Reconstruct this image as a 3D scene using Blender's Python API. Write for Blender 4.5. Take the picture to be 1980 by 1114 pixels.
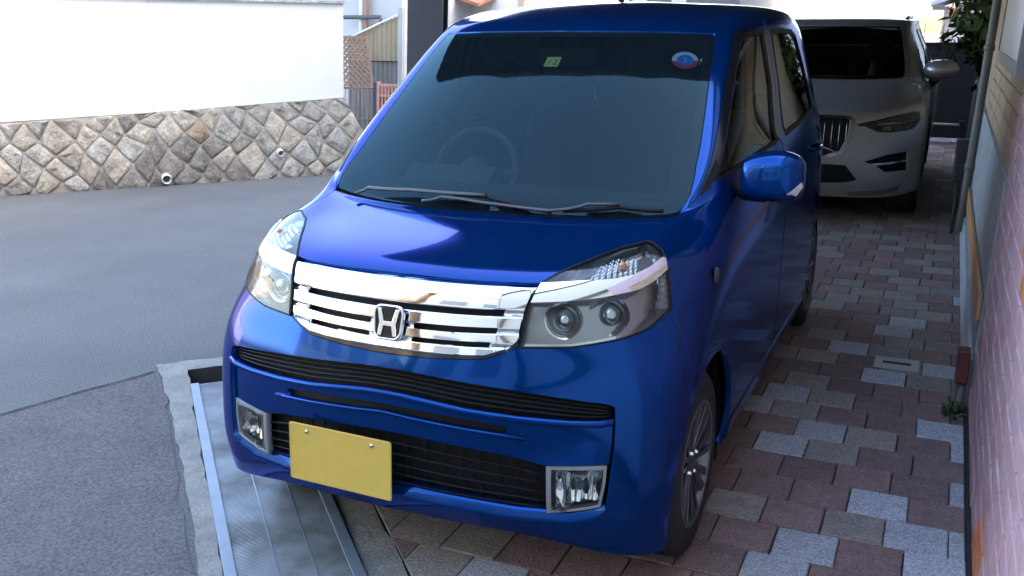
import bpy, math, random
import numpy as np
from mathutils import Vector, Matrix, geometry

# ------------------------------------------------------------------ camera, sky, sun, exposure
scene = bpy.context.scene
for o in list(bpy.data.objects):
    bpy.data.objects.remove(o)
COL = scene.collection
CAM_POS = (1.27178, -2.01748, 1.52390)
YAW, PITCH, ROLL, FPX = math.radians(24.0319), math.radians(15.3308), math.radians(-0.2369), 1868.54
_f = Vector((-math.sin(YAW) * math.cos(PITCH), math.cos(YAW) * math.cos(PITCH), -math.sin(PITCH)))
_r0 = Vector((math.cos(YAW), math.sin(YAW), 0)); _u0 = _r0.cross(_f)
_r = _r0 * math.cos(ROLL) + _u0 * math.sin(ROLL); _u = _u0 * math.cos(ROLL) - _r0 * math.sin(ROLL)
cam_data = bpy.data.cameras.new('camera'); cam = bpy.data.objects.new('camera', cam_data); COL.objects.link(cam)
cam.matrix_world = Matrix(((_r.x, _u.x, -_f.x, CAM_POS[0]), (_r.y, _u.y, -_f.y, CAM_POS[1]), (_r.z, _u.z, -_f.z, CAM_POS[2]), (0, 0, 0, 1)))
cam_data.sensor_width = 36; cam_data.lens = FPX / 1980 * 36; cam_data.clip_end = 500; cam_data.clip_start = .02
scene.camera = cam

SUN_AZ, SUN_EL = math.radians(75), math.radians(33)      # azimuth from +Y towards +X
world = bpy.data.worlds.new('World'); scene.world = world; world.use_nodes = True
wn = world.node_tree.nodes; wn.clear()
sky = wn.new('ShaderNodeTexSky'); sky.sky_type = 'NISHITA'; sky.sun_disc = False
sky.sun_elevation = SUN_EL; sky.sun_rotation = SUN_AZ; sky.air_density = 1.0; sky.dust_density = 3.5; sky.ozone_density = .8
bg = wn.new('ShaderNodeBackground'); bg.inputs['Strength'].default_value = 0.15
wo = wn.new('ShaderNodeOutputWorld')
world.node_tree.links.new(sky.outputs[0], bg.inputs[0]); world.node_tree.links.new(bg.outputs[0], wo.inputs[0])
sun_data = bpy.data.lights.new('sun', 'SUN'); sun_data.energy = 3.5; sun_data.angle = math.radians(.53); sun_data.color = (1, .94, .85)
sun = bpy.data.objects.new('sun', sun_data); COL.objects.link(sun)
_s = Vector((math.sin(SUN_AZ) * math.cos(SUN_EL), math.cos(SUN_AZ) * math.cos(SUN_EL), math.sin(SUN_EL)))
sun.rotation_euler = _s.to_track_quat('Z', 'Y').to_euler(); sun.location = _s * 40
scene.view_settings.view_transform = 'Standard'; scene.view_settings.look = 'None'
scene.view_settings.exposure = 3.7; scene.view_settings.gamma = 1.0; scene.view_settings.use_curve_mapping = False
scene.render.engine = 'CYCLES'
scene.cycles.max_bounces = 10; scene.cycles.transparent_max_bounces = 12; scene.cycles.glossy_bounces = 6
RND = random.Random(7)

# ------------------------------------------------------------------ helpers
MATS = {}
def mat(name, col, rough=.6, metal=0., var=0., vscale=6., bump=0., bscale=60., coat=0., spec=.5, col2=None, c2amt=.5, c2scale=3.,
        speck=0., sscale=400., rand=0., trans=0., emit=None, rvar=0., stint=None):
    if name in MATS: return MATS[name]
    m = bpy.data.materials.new(name); m.use_nodes = True; nt = m.node_tree; N = nt.nodes; L = nt.links
    b = N['Principled BSDF']; b.inputs['Roughness'].default_value = rough; b.inputs['Metallic'].default_value = metal
    b.inputs['Specular IOR Level'].default_value = spec
    if coat: b.inputs['Coat Weight'].default_value = coat; b.inputs['Coat Roughness'].default_value = .02; b.inputs['Coat IOR'].default_value = 1.40
    tc = N.new('ShaderNodeTexCoord'); co = tc.outputs['Object']
    if rand:
        oi = N.new('ShaderNodeObjectInfo'); va = N.new('ShaderNodeVectorMath'); va.operation = 'MULTIPLY_ADD'
        va.inputs[1].default_value = (1, 1, 1); cb = N.new('ShaderNodeCombineXYZ')
        mu = N.new('ShaderNodeMath'); mu.operation = 'MULTIPLY'; mu.inputs[1].default_value = 37.
        L.new(oi.outputs['Random'], mu.inputs[0]); L.new(mu.outputs[0], cb.inputs[0]); L.new(mu.outputs[0], cb.inputs[1])
        L.new(co, va.inputs[0]); L.new(cb.outputs[0], va.inputs[2]); co = va.outputs[0]
    rgb = N.new('ShaderNodeRGB'); rgb.outputs[0].default_value = (*col, 1); c = rgb.outputs[0]
    def noise(scale, det=4, rgh=.6):
        n = N.new('ShaderNodeTexNoise'); n.inputs['Scale'].default_value = scale; n.inputs['Detail'].default_value = det
        n.inputs['Roughness'].default_value = rgh; L.new(co, n.inputs['Vector']); return n.outputs['Fac']
    def ramp(f, a, b_):
        r = N.new('ShaderNodeMapRange'); r.inputs['From Min'].default_value = a; r.inputs['From Max'].default_value = b_
        L.new(f, r.inputs['Value']); return r.outputs['Result']
    def mix(fac, A, B, mode='MIX'):
        x = N.new('ShaderNodeMix'); x.data_type = 'RGBA'; x.blend_type = mode
        if hasattr(fac, 'links'): L.new(fac, x.inputs['Factor'])
        else: x.inputs['Factor'].default_value = fac
        for s, v in ((x.inputs['A'], A), (x.inputs['B'], B)):
            if hasattr(v, 'links'): L.new(v, s)
            else: s.default_value = (*v, 1)
        return x.outputs['Result']
    def hsv(c_, fac_socket, lo, hi):
        r = N.new('ShaderNodeMapRange'); r.inputs['To Min'].default_value = lo; r.inputs['To Max'].default_value = hi
        r.inputs['From Min'].default_value = .25; r.inputs['From Max'].default_value = .75
        L.new(fac_socket, r.inputs['Value']); h = N.new('ShaderNodeHueSaturation'); L.new(c_, h.inputs['Color']); L.new(r.outputs[0], h.inputs['Value']); return h.outputs[0]
    if col2: c = mix(ramp(noise(c2scale, 6), c2amt - .12, c2amt + .12), c, col2)
    if var: c = hsv(c, noise(vscale, 5), 1 - var, 1 + var)
    if speck: c = hsv(c, noise(sscale, 2, .5), 1 - speck, 1 + speck)
    if rand:
        r = N.new('ShaderNodeMapRange'); r.inputs['To Min'].default_value = 1 - rand; r.inputs['To Max'].default_value = 1 + rand
        L.new(oi.outputs['Random'], r.inputs['Value']); h = N.new('ShaderNodeHueSaturation'); L.new(c, h.inputs['Color']); L.new(r.outputs[0], h.inputs['Value']); c = h.outputs[0]
    L.new(c, b.inputs['Base Color'])
    if rvar:
        rr = N.new('ShaderNodeMapRange'); rr.inputs['To Min'].default_value = max(.02, rough - rvar); rr.inputs['To Max'].default_value = rough + rvar
        L.new(noise(vscale * 1.7, 4), rr.inputs['Value']); L.new(rr.outputs[0], b.inputs['Roughness'])
    if bump:
        bp = N.new('ShaderNodeBump'); bp.inputs['Strength'].default_value = min(1, bump); bp.inputs['Distance'].default_value = .01 * max(1, bump)
        L.new(noise(bscale, 6), bp.inputs['Height']); L.new(bp.outputs[0], b.inputs['Normal'])
    if stint: b.inputs['Specular Tint'].default_value = (*stint, 1)
    if trans: b.inputs['Transmission Weight'].default_value = trans
    if emit: b.inputs['Emission Color'].default_value = (*emit[0], 1); b.inputs['Emission Strength'].default_value = emit[1]
    MATS[name] = m; return m
def glass(name, tint=(1, 1, 1), ior=1.5, rough=.0, haze=0., hcol=(.5, .5, .5), rcol=(1, 1, 1)):
    if name in MATS: return MATS[name]
    m = bpy.data.materials.new(name); m.use_nodes = True; nt = m.node_tree; N = nt.nodes; L = nt.links; N.clear()
    t = N.new('ShaderNodeBsdfTransparent'); t.inputs[0].default_value = (*tint, 1)
    g = N.new('ShaderNodeBsdfGlossy'); g.inputs['Roughness'].default_value = rough; g.inputs['Color'].default_value = (*rcol, 1)
    fr = N.new('ShaderNodeFresnel'); fr.inputs[0].default_value = ior
    base = t.outputs[0]
    if haze:
        d = N.new('ShaderNodeBsdfDiffuse'); d.inputs[0].default_value = (*hcol, 1); ms = N.new('ShaderNodeMixShader')
        ms.inputs[0].default_value = haze; L.new(t.outputs[0], ms.inputs[1]); L.new(d.outputs[0], ms.inputs[2]); base = ms.outputs[0]
    mx = N.new('ShaderNodeMixShader'); o = N.new('ShaderNodeOutputMaterial')
    L.new(fr.outputs[0], mx.inputs[0]); L.new(base, mx.inputs[1]); L.new(g.outputs[0], mx.inputs[2]); L.new(mx.outputs[0], o.inputs[0])
    MATS[name] = m; return m
LX, LY = .041, .018        # walls and posts stand plumb while the paved yard falls to the road
def lean(p): return (p[0] + LX * p[2], p[1] + LY * p[2], p[2])
def link(o, parent=None):
    COL.objects.link(o)
    if parent: o.parent = parent
    return o
def mk(name, verts, faces, m, parent=None, smooth=False, ln=False, loc=None, fm=None):
    if ln: verts = [lean(v) for v in verts]
    me = bpy.data.meshes.new(name); me.from_pydata([tuple(map(float, v)) for v in verts], [], [tuple(f) for f in faces])
    for x in (m if isinstance(m, (list, tuple)) else [m]): me.materials.append(x)
    if fm: me.polygons.foreach_set('material_index', fm)
    if smooth: me.shade_smooth()
    me.update()
    o = bpy.data.objects.new(name, me); link(o, parent)
    if loc: o.location = loc
    return o
def empty(name, loc=(0, 0, 0), parent=None):
    o = bpy.data.objects.new(name, None); o.location = loc; o.empty_display_size = .1; return link(o, parent)
def tag(o, label, cat, group=None, kind=None):
    o['label'] = label; o['category'] = cat
    if group: o['group'] = group
    if kind: o['kind'] = kind
    return o
def struct(o): o['kind'] = 'structure'; return o
class MB:
    def __init__(s): s.v = []; s.f = []
    def add(s, v, f):
        n = len(s.v); s.v += [tuple(p) for p in v]; s.f += [tuple(i + n for i in q) for q in f]; return s
    def box(s, x0, x1, y0, y1, z0, z1):
        v = [(x, y, z) for z in (z0, z1) for y in (y0, y1) for x in (x0, x1)]
        return s.add(v, [(0, 2, 3, 1), (4, 5, 7, 6), (0, 1, 5, 4), (2, 6, 7, 3), (0, 4, 6, 2), (1, 3, 7, 5)])
    def prism(s, poly, axis, a, b):      # polygon (p,q) extruded along axis 'x','y','z'
        n = len(poly); mp = {'x': lambda p, t: (t, p[0], p[1]), 'y': lambda p, t: (p[0], t, p[1]), 'z': lambda p, t: (p[0], p[1], t)}[axis]
        v = [mp(p, a) for p in poly] + [mp(p, b) for p in poly]
        return s.add(v, [tuple(range(n))[::-1], tuple(range(n, 2 * n))] + [(i, (i + 1) % n, n + (i + 1) % n, n + i) for i in range(n)])
    def tube(s, pts, r, n=8, cap=True, rs=None, flat=1.):
        P = [Vector(p) for p in pts]; k = len(P); V = []; up = None
        for i in range(k):
            t = (P[min(i + 1, k - 1)] - P[max(i - 1, 0)]).normalized()
            if up is None:
                up = Vector((0, 0, 1)) if abs(t.z) < .9 else Vector((1, 0, 0))
            a = t.cross(up).normalized(); b = a.cross(t).normalized(); up = b; rr = rs[i] if rs else r
            V += [P[i] + a * math.cos(2 * math.pi * j / n) * rr + b * math.sin(2 * math.pi * j / n) * rr * flat for j in range(n)]
        F = [(i * n + j, i * n + (j + 1) % n, (i + 1) * n + (j + 1) % n, (i + 1) * n + j) for i in range(k - 1) for j in range(n)]
        if cap: F += [tuple(range(n))[::-1], tuple(range((k - 1) * n, k * n))]
        return s.add(V, F)
    def lathe(s, prof, origin=(0, 0, 0), axis=(1, 0, 0), n=32):   # prof: (t along axis, radius)
        ax = Vector(axis).normalized(); e1 = ax.orthogonal().normalized(); e2 = ax.cross(e1); O = Vector(origin); k = len(prof); V = []
        for t, r in prof: V += [O + ax * t + (e1 * math.cos(2 * math.pi * j / n) + e2 * math.sin(2 * math.pi * j / n)) * r for j in range(n)]
        F = [(i * n + j, i * n + (j + 1) % n, (i + 1) * n + (j + 1) % n, (i + 1) * n + j) for i in range(k - 1) for j in range(n)]
        return s.add(V, F)
    def build(s, name, m, parent=None, smooth=False, ln=False, loc=None, sharp=None):
        o = mk(name, s.v, s.f, m, parent, smooth, ln, loc)
        if sharp: o.data.set_sharp_from_angle(angle=math.radians(sharp))
        return o
def bevel(o, w=.01, seg=2):
    md = o.modifiers.new('bevel', 'BEVEL'); md.width = w; md.segments = seg; md.limit_method = 'ANGLE'; return o
def ray(px, py):
    d = _f + _r * ((px - 990) / FPX) - _u * ((py - 557) / FPX); return d
def at_y(px, py, y):
    d = ray(px, py); t = (y - CAM_POS[1]) / d.y; return Vector(CAM_POS) + d * t
# ------------------------------------------------------------------ body surface of the blue car
# rows bottom->top ; 13 columns (half), each (x,y,z)
CAR_ROWS=[
# A bumper bottom / sill bottom
[(0,.030,.245),(.22,.045,.240),(.40,.085,.222),(.595,.135,.190),(.700,.225,.176),(.722,.40,.178),(.712,.80,.20),(.715,1.3,.205),(.715,2.0,.205),(.712,2.7,.21),(.66,3.24,.24),(.38,3.36,.26),(0,3.375,.26)],
# B lower lip
[(0,-.012,.325),(.22,.004,.322),(.41,.048,.315),(.595,.098,.306),(.705,.205,.300),(.735,.40,.30),(.730,.80,.30),(.730,1.3,.30),(.730,2.0,.30),(.728,2.7,.30),(.675,3.26,.33),(.39,3.38,.33),(0,3.395,.33)],
# C fog level
[(0,-.016,.455),(.22,.000,.450),(.41,.048,.442),(.597,.105,.433),(.709,.212,.430),(.738,.41,.42),(.737,.80,.42),(.737,1.3,.42),(.737,2.0,.42),(.735,2.7,.42),(.682,3.27,.44),(.39,3.38,.44),(0,3.395,.44)],
# D lip
[(0,-.006,.580),(.22,.012,.575),(.41,.058,.563),(.595,.116,.553),(.707,.225,.550),(.738,.43,.55),(.738,.80,.55),(.738,1.3,.55),(.738,2.0,.55),(.736,2.7,.55),(.684,3.27,.56),(.39,3.37,.56),(0,3.385,.56)],
# E bumper upper
[(0,.018,.665),(.22,.036,.662),(.40,.078,.660),(.582,.142,.660),(.697,.255,.660),(.735,.46,.66),(.737,.80,.67),(.738,1.3,.67),(.738,2.0,.67),(.735,2.7,.68),(.682,3.26,.68),(.39,3.36,.68),(0,3.375,.68)],
# F headlight low/mid
[(0,.052,.745),(.22,.069,.745),(.39,.112,.748),(.56,.188,.752),(.672,.312,.757),(.724,.50,.765),(.734,.80,.775),(.736,1.3,.79),(.736,2.0,.80),(.733,2.7,.81),(.678,3.24,.81),(.39,3.345,.81),(0,3.36,.81)],
# G headlight upper
[(0,.082,.835),(.22,.099,.835),(.38,.140,.838),(.54,.225,.848),(.645,.355,.856),(.704,.54,.865),(.727,.82,.88),(.732,1.3,.90),(.732,2.0,.915),(.728,2.7,.93),(.672,3.22,.93),(.39,3.325,.93),(0,3.34,.93)],
# H bonnet leading
[(0,.150,.902),(.22,.166,.902),(.37,.212,.904),(.512,.300,.916),(.604,.425,.930),(.668,.60,.930),(.710,.85,.955),(.722,1.3,.98),(.723,2.0,1.0),(.718,2.7,1.01),(.662,3.21,1.01),(.39,3.31,1.01),(0,3.325,1.01)],
# I bonnet mid
[(0,.370,.942),(.21,.380,.942),(.36,.420,.943),(.49,.480,.948),(.582,.540,.963),(.642,.67,.966),(.694,.885,1.005),(.712,1.3,1.035),(.714,2.0,1.06),(.708,2.7,1.075),(.652,3.2,1.075),(.39,3.295,1.075),(0,3.31,1.075)],
# J cowl
[(0,.610,.970),(.21,.618,.971),(.40,.645,.974),(.565,.690,.984),(.618,.728,.998),(.655,.80,1.02),(.684,.94,1.06),(.702,1.3,1.085),(.705,2.0,1.105),(.70,2.7,1.12),(.643,3.19,1.12),(.39,3.28,1.12),(0,3.295,1.12)],
# K
[(0,.800,1.112),(.215,.810,1.112),(.41,.842,1.115),(.588,.898,1.121),(.630,.928,1.130),(.660,.985,1.14),(.684,1.10,1.155),(.688,1.40,1.165),(.690,2.0,1.17),(.685,2.68,1.18),(.628,3.15,1.18),(.39,3.24,1.18),(0,3.255,1.18)],
# L
[(0,1.050,1.310),(.215,1.060,1.310),(.40,1.095,1.310),(.562,1.155,1.310),(.600,1.186,1.312),(.629,1.24,1.315),(.648,1.34,1.32),(.653,1.58,1.32),(.656,2.05,1.325),(.650,2.62,1.325),(.60,3.09,1.325),(.38,3.17,1.325),(0,3.185,1.325)],
# M ws top
[(0,1.300,1.490),(.21,1.310,1.489),(.385,1.345,1.487),(.528,1.402,1.482),(.565,1.433,1.480),(.592,1.478,1.478),(.605,1.55,1.478),(.616,1.75,1.48),(.621,2.1,1.482),(.615,2.55,1.48),(.57,2.99,1.475),(.37,3.06,1.475),(0,3.08,1.475)],
# N roof front / cant rail
[(0,1.450,1.548),(.20,1.460,1.547),(.365,1.492,1.543),(.495,1.545,1.536),(.525,1.570,1.541),(.553,1.61,1.541),(.570,1.68,1.543),(.582,1.85,1.548),(.588,2.15,1.552),(.582,2.5,1.55),(.54,2.88,1.54),(.36,2.95,1.54),(0,2.98,1.545)],
# O roof
[(0,1.70,1.594),(.16,1.71,1.593),(.29,1.73,1.591),(.39,1.77,1.587),(.425,1.80,1.586),(.45,1.84,1.586),(.465,1.89,1.587),(.475,2.0,1.589),(.478,2.18,1.591),(.474,2.4,1.589),(.44,2.68,1.585),(.30,2.74,1.585),(0,2.76,1.588)],
# P spine
[(0,1.98,1.610),(0,1.98,1.610),(0,1.99,1.610),(0,2.0,1.610),(0,2.01,1.610),(0,2.03,1.61),(0,2.06,1.61),(0,2.12,1.61),(0,2.2,1.61),(0,2.3,1.61),(0,2.42,1.608),(0,2.46,1.608),(0,2.48,1.607)],
]

def bas(t): return np.stack([(1-t)**3,3*t**3-6*t**2+4,-3*t**3+3*t**2+3*t+1,t**3],-1)/6
def dbas(t): return np.stack([-(1-t)**2,3*t**2-4*t,-3*t**2+2*t+1,t**2],-1)/2
def _relax(D,axis,al=.8,it=3):
    n=D.shape[axis]; A=np.zeros((n,n))
    for i in range(n):
        if i in (0,n-1): A[i,i]=1
        else: A[i,i-1:i+2]=[1/6,4/6,1/6]
    C=D.copy()
    for _ in range(it):
        S_=np.moveaxis(np.tensordot(A,np.moveaxis(C,axis,0),1),0,axis); C=C+al*(D-S_)
    return C
def _ghost(C,axis):
    C=np.moveaxis(C,axis,0); C=np.concatenate([2*C[:1]-C[1:2],C,2*C[-1:]-C[-2:-1]]); return np.moveaxis(C,0,axis)
class Surf:
    """smooth body surface through a half cage of rows (bottom to top) x 13 columns (nose to tail), mirrored; u=-12..15, v=0..rows-1"""
    def __init__(s,G):
        s.nr=G.shape[0]; full=np.concatenate([G[:,:0:-1]*[-1,1,1],G,G[:,11:8:-1]*[-1,1,1]],1); s.nu=full.shape[1]
        s.C=_ghost(_ghost(_relax(_relax(full,0),1),0),1)
        uu,vv=np.meshgrid(np.linspace(3,12,451),np.linspace(0,s.nr-1,20*s.nr)); s.gu=uu; s.gv=vv; s.gP=s.P(uu,vv)
    def P(s,u,v,d=False):
        u=np.clip(np.asarray(u,float)+12,0,s.nu-1-1e-9); v=np.clip(np.asarray(v,float),0,s.nr-1-1e-9)
        i=np.floor(u).astype(int); j=np.floor(v).astype(int); bu=bas(u-i); bv=bas(v-j); du=dbas(u-i); dv=dbas(v-j)
        P=np.zeros(u.shape+(3,)); Pu=P.copy(); Pv=P.copy()
        for a in range(4):
            for b in range(4):
                c=s.C[j+b,i+a]; P+=(bu[...,a]*bv[...,b])[...,None]*c
                if d: Pu+=(du[...,a]*bv[...,b])[...,None]*c; Pv+=(bu[...,a]*dv[...,b])[...,None]*c
        if not d: return P
        n=np.cross(Pu,Pv); n/=np.linalg.norm(n,axis=-1,keepdims=True)+1e-12
        return P,n
    def side(s,pts):     # (y,z) seen from the side -> (u,v) on the +x flank
        out=[]
        for y,z in pts:
            d=(s.gP[...,1]-y)**2+(s.gP[...,2]-z)**2; i=np.unravel_index(d.argmin(),d.shape); w=np.array([s.gu[i],s.gv[i]])
            for _ in range(6):
                p=s.P(w[0],w[1])[1:]; h=1e-3
                J=np.stack([(s.P(w[0]+h,w[1])[1:]-p)/h,(s.P(w[0],w[1]+h)[1:]-p)/h],1)
                try: st=np.linalg.solve(J,np.array([y,z])-p)
                except Exception: break
                w=w+np.clip(st,-.1,.1); w[1]=max(0,w[1])
            out.append((float(w[0]),float(w[1])))
        return out
def densify(poly,du=.1,dv=.12):
    out=[]; n=len(poly)
    for i in range(n):
        a=poly[i]; b=poly[(i+1)%n]; k=max(1,int(math.ceil(max(abs(b[0]-a[0])/du,abs(b[1]-a[1])/dv))))
        out+=[(a[0]+(b[0]-a[0])*t/k,a[1]+(b[1]-a[1])*t/k) for t in range(k)]
    return out
def inpoly(x,y,poly):
    P=np.array(poly); x=np.asarray(x); y=np.asarray(y); r=np.zeros(x.shape,bool); n=len(P)
    for i in range(n):
        x0,y0=P[i]; x1,y1=P[i-1]
        c=((y0>y)!=(y1>y))&(x<(x1-x0)*(y-y0)/((y1-y0) or 1e-12)+x0); r^=c
    return r
def smooth_poly(poly,it=1):     # corner cutting
    for _ in range(it):
        n=len(poly); q=[]
        for i in range(n):
            a=poly[i]; b=poly[(i+1)%n]; q+=[(a[0]*.75+b[0]*.25,a[1]*.75+b[1]*.25),(a[0]*.25+b[0]*.75,a[1]*.25+b[1]*.75)]
        poly=q
    return poly
def mir(right): return right+[(-u,v) for u,v in reversed(right) if abs(u)>1e-6]
def patch(sf,name,poly,m,parent,holes=(),off=0.,gap=.0011,flange=.012,flip=False,du=.12,dv=.14,fl_mat=None):
    """a panel cut from the body surface: polygon in (u,v) with holes, its edges turned in by `flange`"""
    if flip: poly=[(-u,v) for u,v in poly]; holes=[[(-u,v) for u,v in h] for h in holes]
    loops=[densify(poly,du,dv)]+[densify(h,du,dv) for h in holes]
    V=[];E=[]
    for lp in loops:
        k=len(V); n=len(lp); V+=lp; E+=[(k+i,k+(i+1)%n) for i in range(n)]
    nb=len(V); A=np.array(poly)
    gu,gv=np.meshgrid(np.arange(A[:,0].min(),A[:,0].max(),du)+du*.37,np.arange(A[:,1].min(),A[:,1].max(),dv)+dv*.41)
    gu=gu.ravel(); gv=gv.ravel(); ok=inpoly(gu,gv,loops[0])
    for lp in loops[1:]: ok&=~inpoly(gu,gv,lp)
    gu=gu[ok]; gv=gv[ok]; B=np.array(V)
    if len(gu):
        dm=np.full(gu.shape,9.)
        for b in B: dm=np.minimum(dm,np.hypot((gu-b[0])/du,(gv-b[1])/dv))
        k=dm>.5; V=V+list(zip(gu[k].tolist(),gv[k].tolist()))
    res=geometry.delaunay_2d_cdt([Vector(p) for p in V],E,[],0,1e-6); vo=np.array([tuple(p) for p in res[0]]); F=[tuple(f) for f in res[2]]
    if not F: return mk(name,[(0,0,0)],[],m,parent)
    Fa=np.array(F); c=vo[Fa].mean(1); ok=inpoly(c[:,0],c[:,1],loops[0])
    for lp in loops[1:]: ok&=~inpoly(c[:,0],c[:,1],lp)
    Fa=Fa[ok]; u=vo[:,0]; v=vo[:,1]
    fo=(lambda a,b: off(a,b)) if callable(off) else (lambda a,b: np.full(np.shape(a),off))
    def X(a,b): p,n=sf.P(a,b,True); return p+n*fo(a,b)[...,None]
    P=X(u,v); h=.01; n=np.cross(X(u+h,v)-X(u-h,v),X(u,v+h)-X(u,v-h)); n/=np.linalg.norm(n,axis=1,keepdims=True)+1e-12
    q0=vo[Fa[:,0]]; q1=vo[Fa[:,1]]-q0; q2=vo[Fa[:,2]]-q0; ar=q1[:,0]*q2[:,1]-q1[:,1]*q2[:,0]; Fa=Fa[np.abs(ar)>1e-7]; ar=ar[np.abs(ar)>1e-7]; bad=ar<0; Fa[bad]=Fa[bad][:,::-1]
    # boundary edges
    cnt={}
    for t in Fa:
        for a,b in ((t[0],t[1]),(t[1],t[2]),(t[2],t[0])): cnt[(a,b)]=1
    bd=[(a,b) for (a,b) in cnt if (b,a) not in cnt]
    nx={a:b for a,b in bd}; ins={}
    for a,b in bd:
        t=P[b]-P[a]; w=np.cross(n[a],t); w/=np.linalg.norm(w)+1e-12
        for k in (a,b): ins.setdefault(k,[]).append(w)
    P2=P.copy()
    for k,ws in ins.items():
        w=np.mean(ws,0); w/=np.linalg.norm(w)+1e-12; P2[k]=P[k]+w*gap
    verts=P2.tolist(); faces=[tuple(int(i) for i in t) for t in Fa]; nf=len(faces); norms=[tuple(n[i]) for t in faces for i in t]; fm=[0]*nf
    if flange:
        id2={}
        for k in ins: id2[k]=len(verts); verts.append((P2[k]-n[k]*flange).tolist())
        for a,b in bd: faces.append((int(b),int(a),id2[a],id2[b])); norms+=[(0,0,0)]*4; fm.append(1 if fl_mat else 0)
    o=mk(name,verts,faces,[m,fl_mat] if fl_mat else m,parent,True,fm=fm)
    o.data.normals_split_custom_set(norms); return o
def on(sf,uv,off=0.):
    a=np.array(uv,float); p,n=sf.P(a[:,0],a[:,1],True); return [Vector(x) for x in (p+n*off)]
_G=np.array(CAR_ROWS,float)
_I2=_G[8]*.3+_G[9]*.7; _I2[:5,2]+=[.002,.002,.002,.001,0]
_J2=_G[9]*.72+_G[10]*.28
_G=np.concatenate([_G[:9],_I2[None],_G[9:10],_J2[None],_G[10:]])
CAR=Surf(_G)
TR={'HL': [(1.737, 4.869), (2.448, 4.877), (3.197, 5.031), (3.634, 5.162), (3.957, 5.375), (4.113, 5.477), (4.165, 6.242), (4.189, 6.667), (4.15, 7.102), (3.928, 7.532), (3.786, 7.664), (3.199, 7.626), (2.799, 7.422), (2.411, 7.149), (2.173, 6.932), (1.99, 6.698), (1.915, 6.367), (1.856, 6.012), (1.789, 5.554)],
 'CT': [(1.995, 6.665), (2.608, 6.623), (3.108, 6.532), (3.431, 6.534), (3.789, 6.643), (4.174, 6.879)],
 'CB': [(1.884, 6.087), (2.5, 6.067), (2.882, 6.077), (3.25, 6.109), (3.552, 6.128), (3.829, 6.239), (4.147, 6.435)],
 'SEAM': [(3.786, 7.664), (3.83, 8.203), (3.43, 8.997)],
 'GT': [(0.131, 6.709), (0.63, 6.688), (1.487, 6.678), (1.964, 6.652)],
 'GB': [(0.18, 4.374), (0.603, 4.413), (1.262, 4.519), (1.634, 4.809), (1.713, 4.896)],
 'SLOT_T': [(0.312, 3.906), (1.046, 3.786), (1.751, 3.694), (2.42, 3.585), (2.889, 3.514), (3.018, 3.457)],
 'SLOT_B': [(0.251, 3.192), (1.076, 3.05), (1.756, 3.021), (2.415, 3.048), (2.816, 3.091), (3.009, 3.158)],
 'INNER': [(0.357, 2.931), (1.081, 2.89), (1.596, 2.842), (1.614, 2.638), (1.858, 2.552), (1.601, 2.591), (1.087, 2.615), (0.362, 2.67)],
 'LG_T': [(0.365, 2.265), (1.094, 2.209), (1.773, 2.122), (2.135, 2.016)],
 'LG_B': [(0.332, 1.034), (1.071, 0.966), (1.769, 0.931), (2.147, 0.921)],
 'FOG': [(2.135, 2.016), (2.942, 2.13), (2.937, 1.742), (2.883, 1.243), (2.52, 1.078), (2.147, 0.921)],
 'LIP2': [(0.321, 0.896), (1.061, 0.822), (1.762, 0.719), (2.45, 0.85), (2.799, 1.052), (2.942, 1.247)],
 'WSR': [(2.971, 14.063), (2.951, 13.186), (3.016, 12.457), (3.095, 11.88), (3.436, 11.059), (3.298, 10.15), (2.959, 9.735)],
 'CLEAR': [(2.875, 10.898), (2.925, 11.076), (2.902, 11.404), (2.783, 12.156), (2.729, 12.822), (2.688, 13.439)],
 'TURN': [(2.705, 6.693), (2.849, 7.179), (3.091, 7.373), (3.621, 7.121), (3.625, 6.819), (3.511, 6.641), (3.281, 6.572)],
 'REFL': [(4.082, 6.4), (4.159, 6.371), (4.105, 5.517), (3.905, 5.538), (4.054, 5.962)],
 'LAMP1': [(2.37, 5.586)],
 'LAMP2': [(3.068, 5.644)],
 'WIP1': [(-2.355, 9.311), (-2.177, 10.472), (-1.277, 10.728), (-0.609, 10.759), (0.007, 10.81)],
 'WIP1B': [(-0.531, 10.831), (0.007, 10.81), (0.587, 10.487), (1.084, 9.942)],
 'WIP2': [(-0.953, 9.567), (-0.681, 10.487), (-0.353, 10.466), (0.377, 10.16), (1.071, 9.604), (1.595, 10.615), (2.078, 10.639)],
 'WIP2B': [(1.257, 10.181), (2.085, 10.58), (2.872, 10.117)],
 'STK1': [(0.038, 13.427)],
 'STK2': [(2.345, 13.479)],
 'MARK': [(5.388, 5.647)],
 'PILB': [(4.047, 10.766)],
 'BAR1T': [(-0.016, 5.896), (0.508, 5.881), (1.326, 5.951), (1.757, 6.059)],
 'G1': [(0.185, 5.847), (0.707, 5.864), (1.208, 5.837), (1.332, 5.848)]}
# ------------------------------------------------------------------ ground, road, ditch, paving
S2 = math.sqrt(.5)
def ab(a, b, z=0.): return (S2 * (a + b), S2 * (b - a), z)      # a runs along the drain, b across it towards the yard
M_asph = mat('asphalt', (.112, .109, .104), .85, var=.16, vscale=1.1, bump=.6, bscale=90, speck=.38, sscale=95, spec=.3, col2=(.095, .093, .090), c2amt=.53, c2scale=.6)
M_asph2 = mat('asphalt_patch', (.098, .089, .086), .85, var=.2, vscale=3, bump=.8, bscale=90, speck=.50, sscale=100, spec=.3)
M_conc = mat('kerb_concrete', (.225, .215, .185), .9, var=.18, vscale=9, bump=.8, bscale=70, col2=(.15, .15, .145), c2amt=.56, c2scale=7, speck=.2, sscale=160)
M_dark = mat('ditch_dark', (.05, .047, .043), .95, var=.2, bump=.5, bscale=30)
M_joint = mat('sand_joint', (.022, .022, .023), .95, var=.3, vscale=20)
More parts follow.
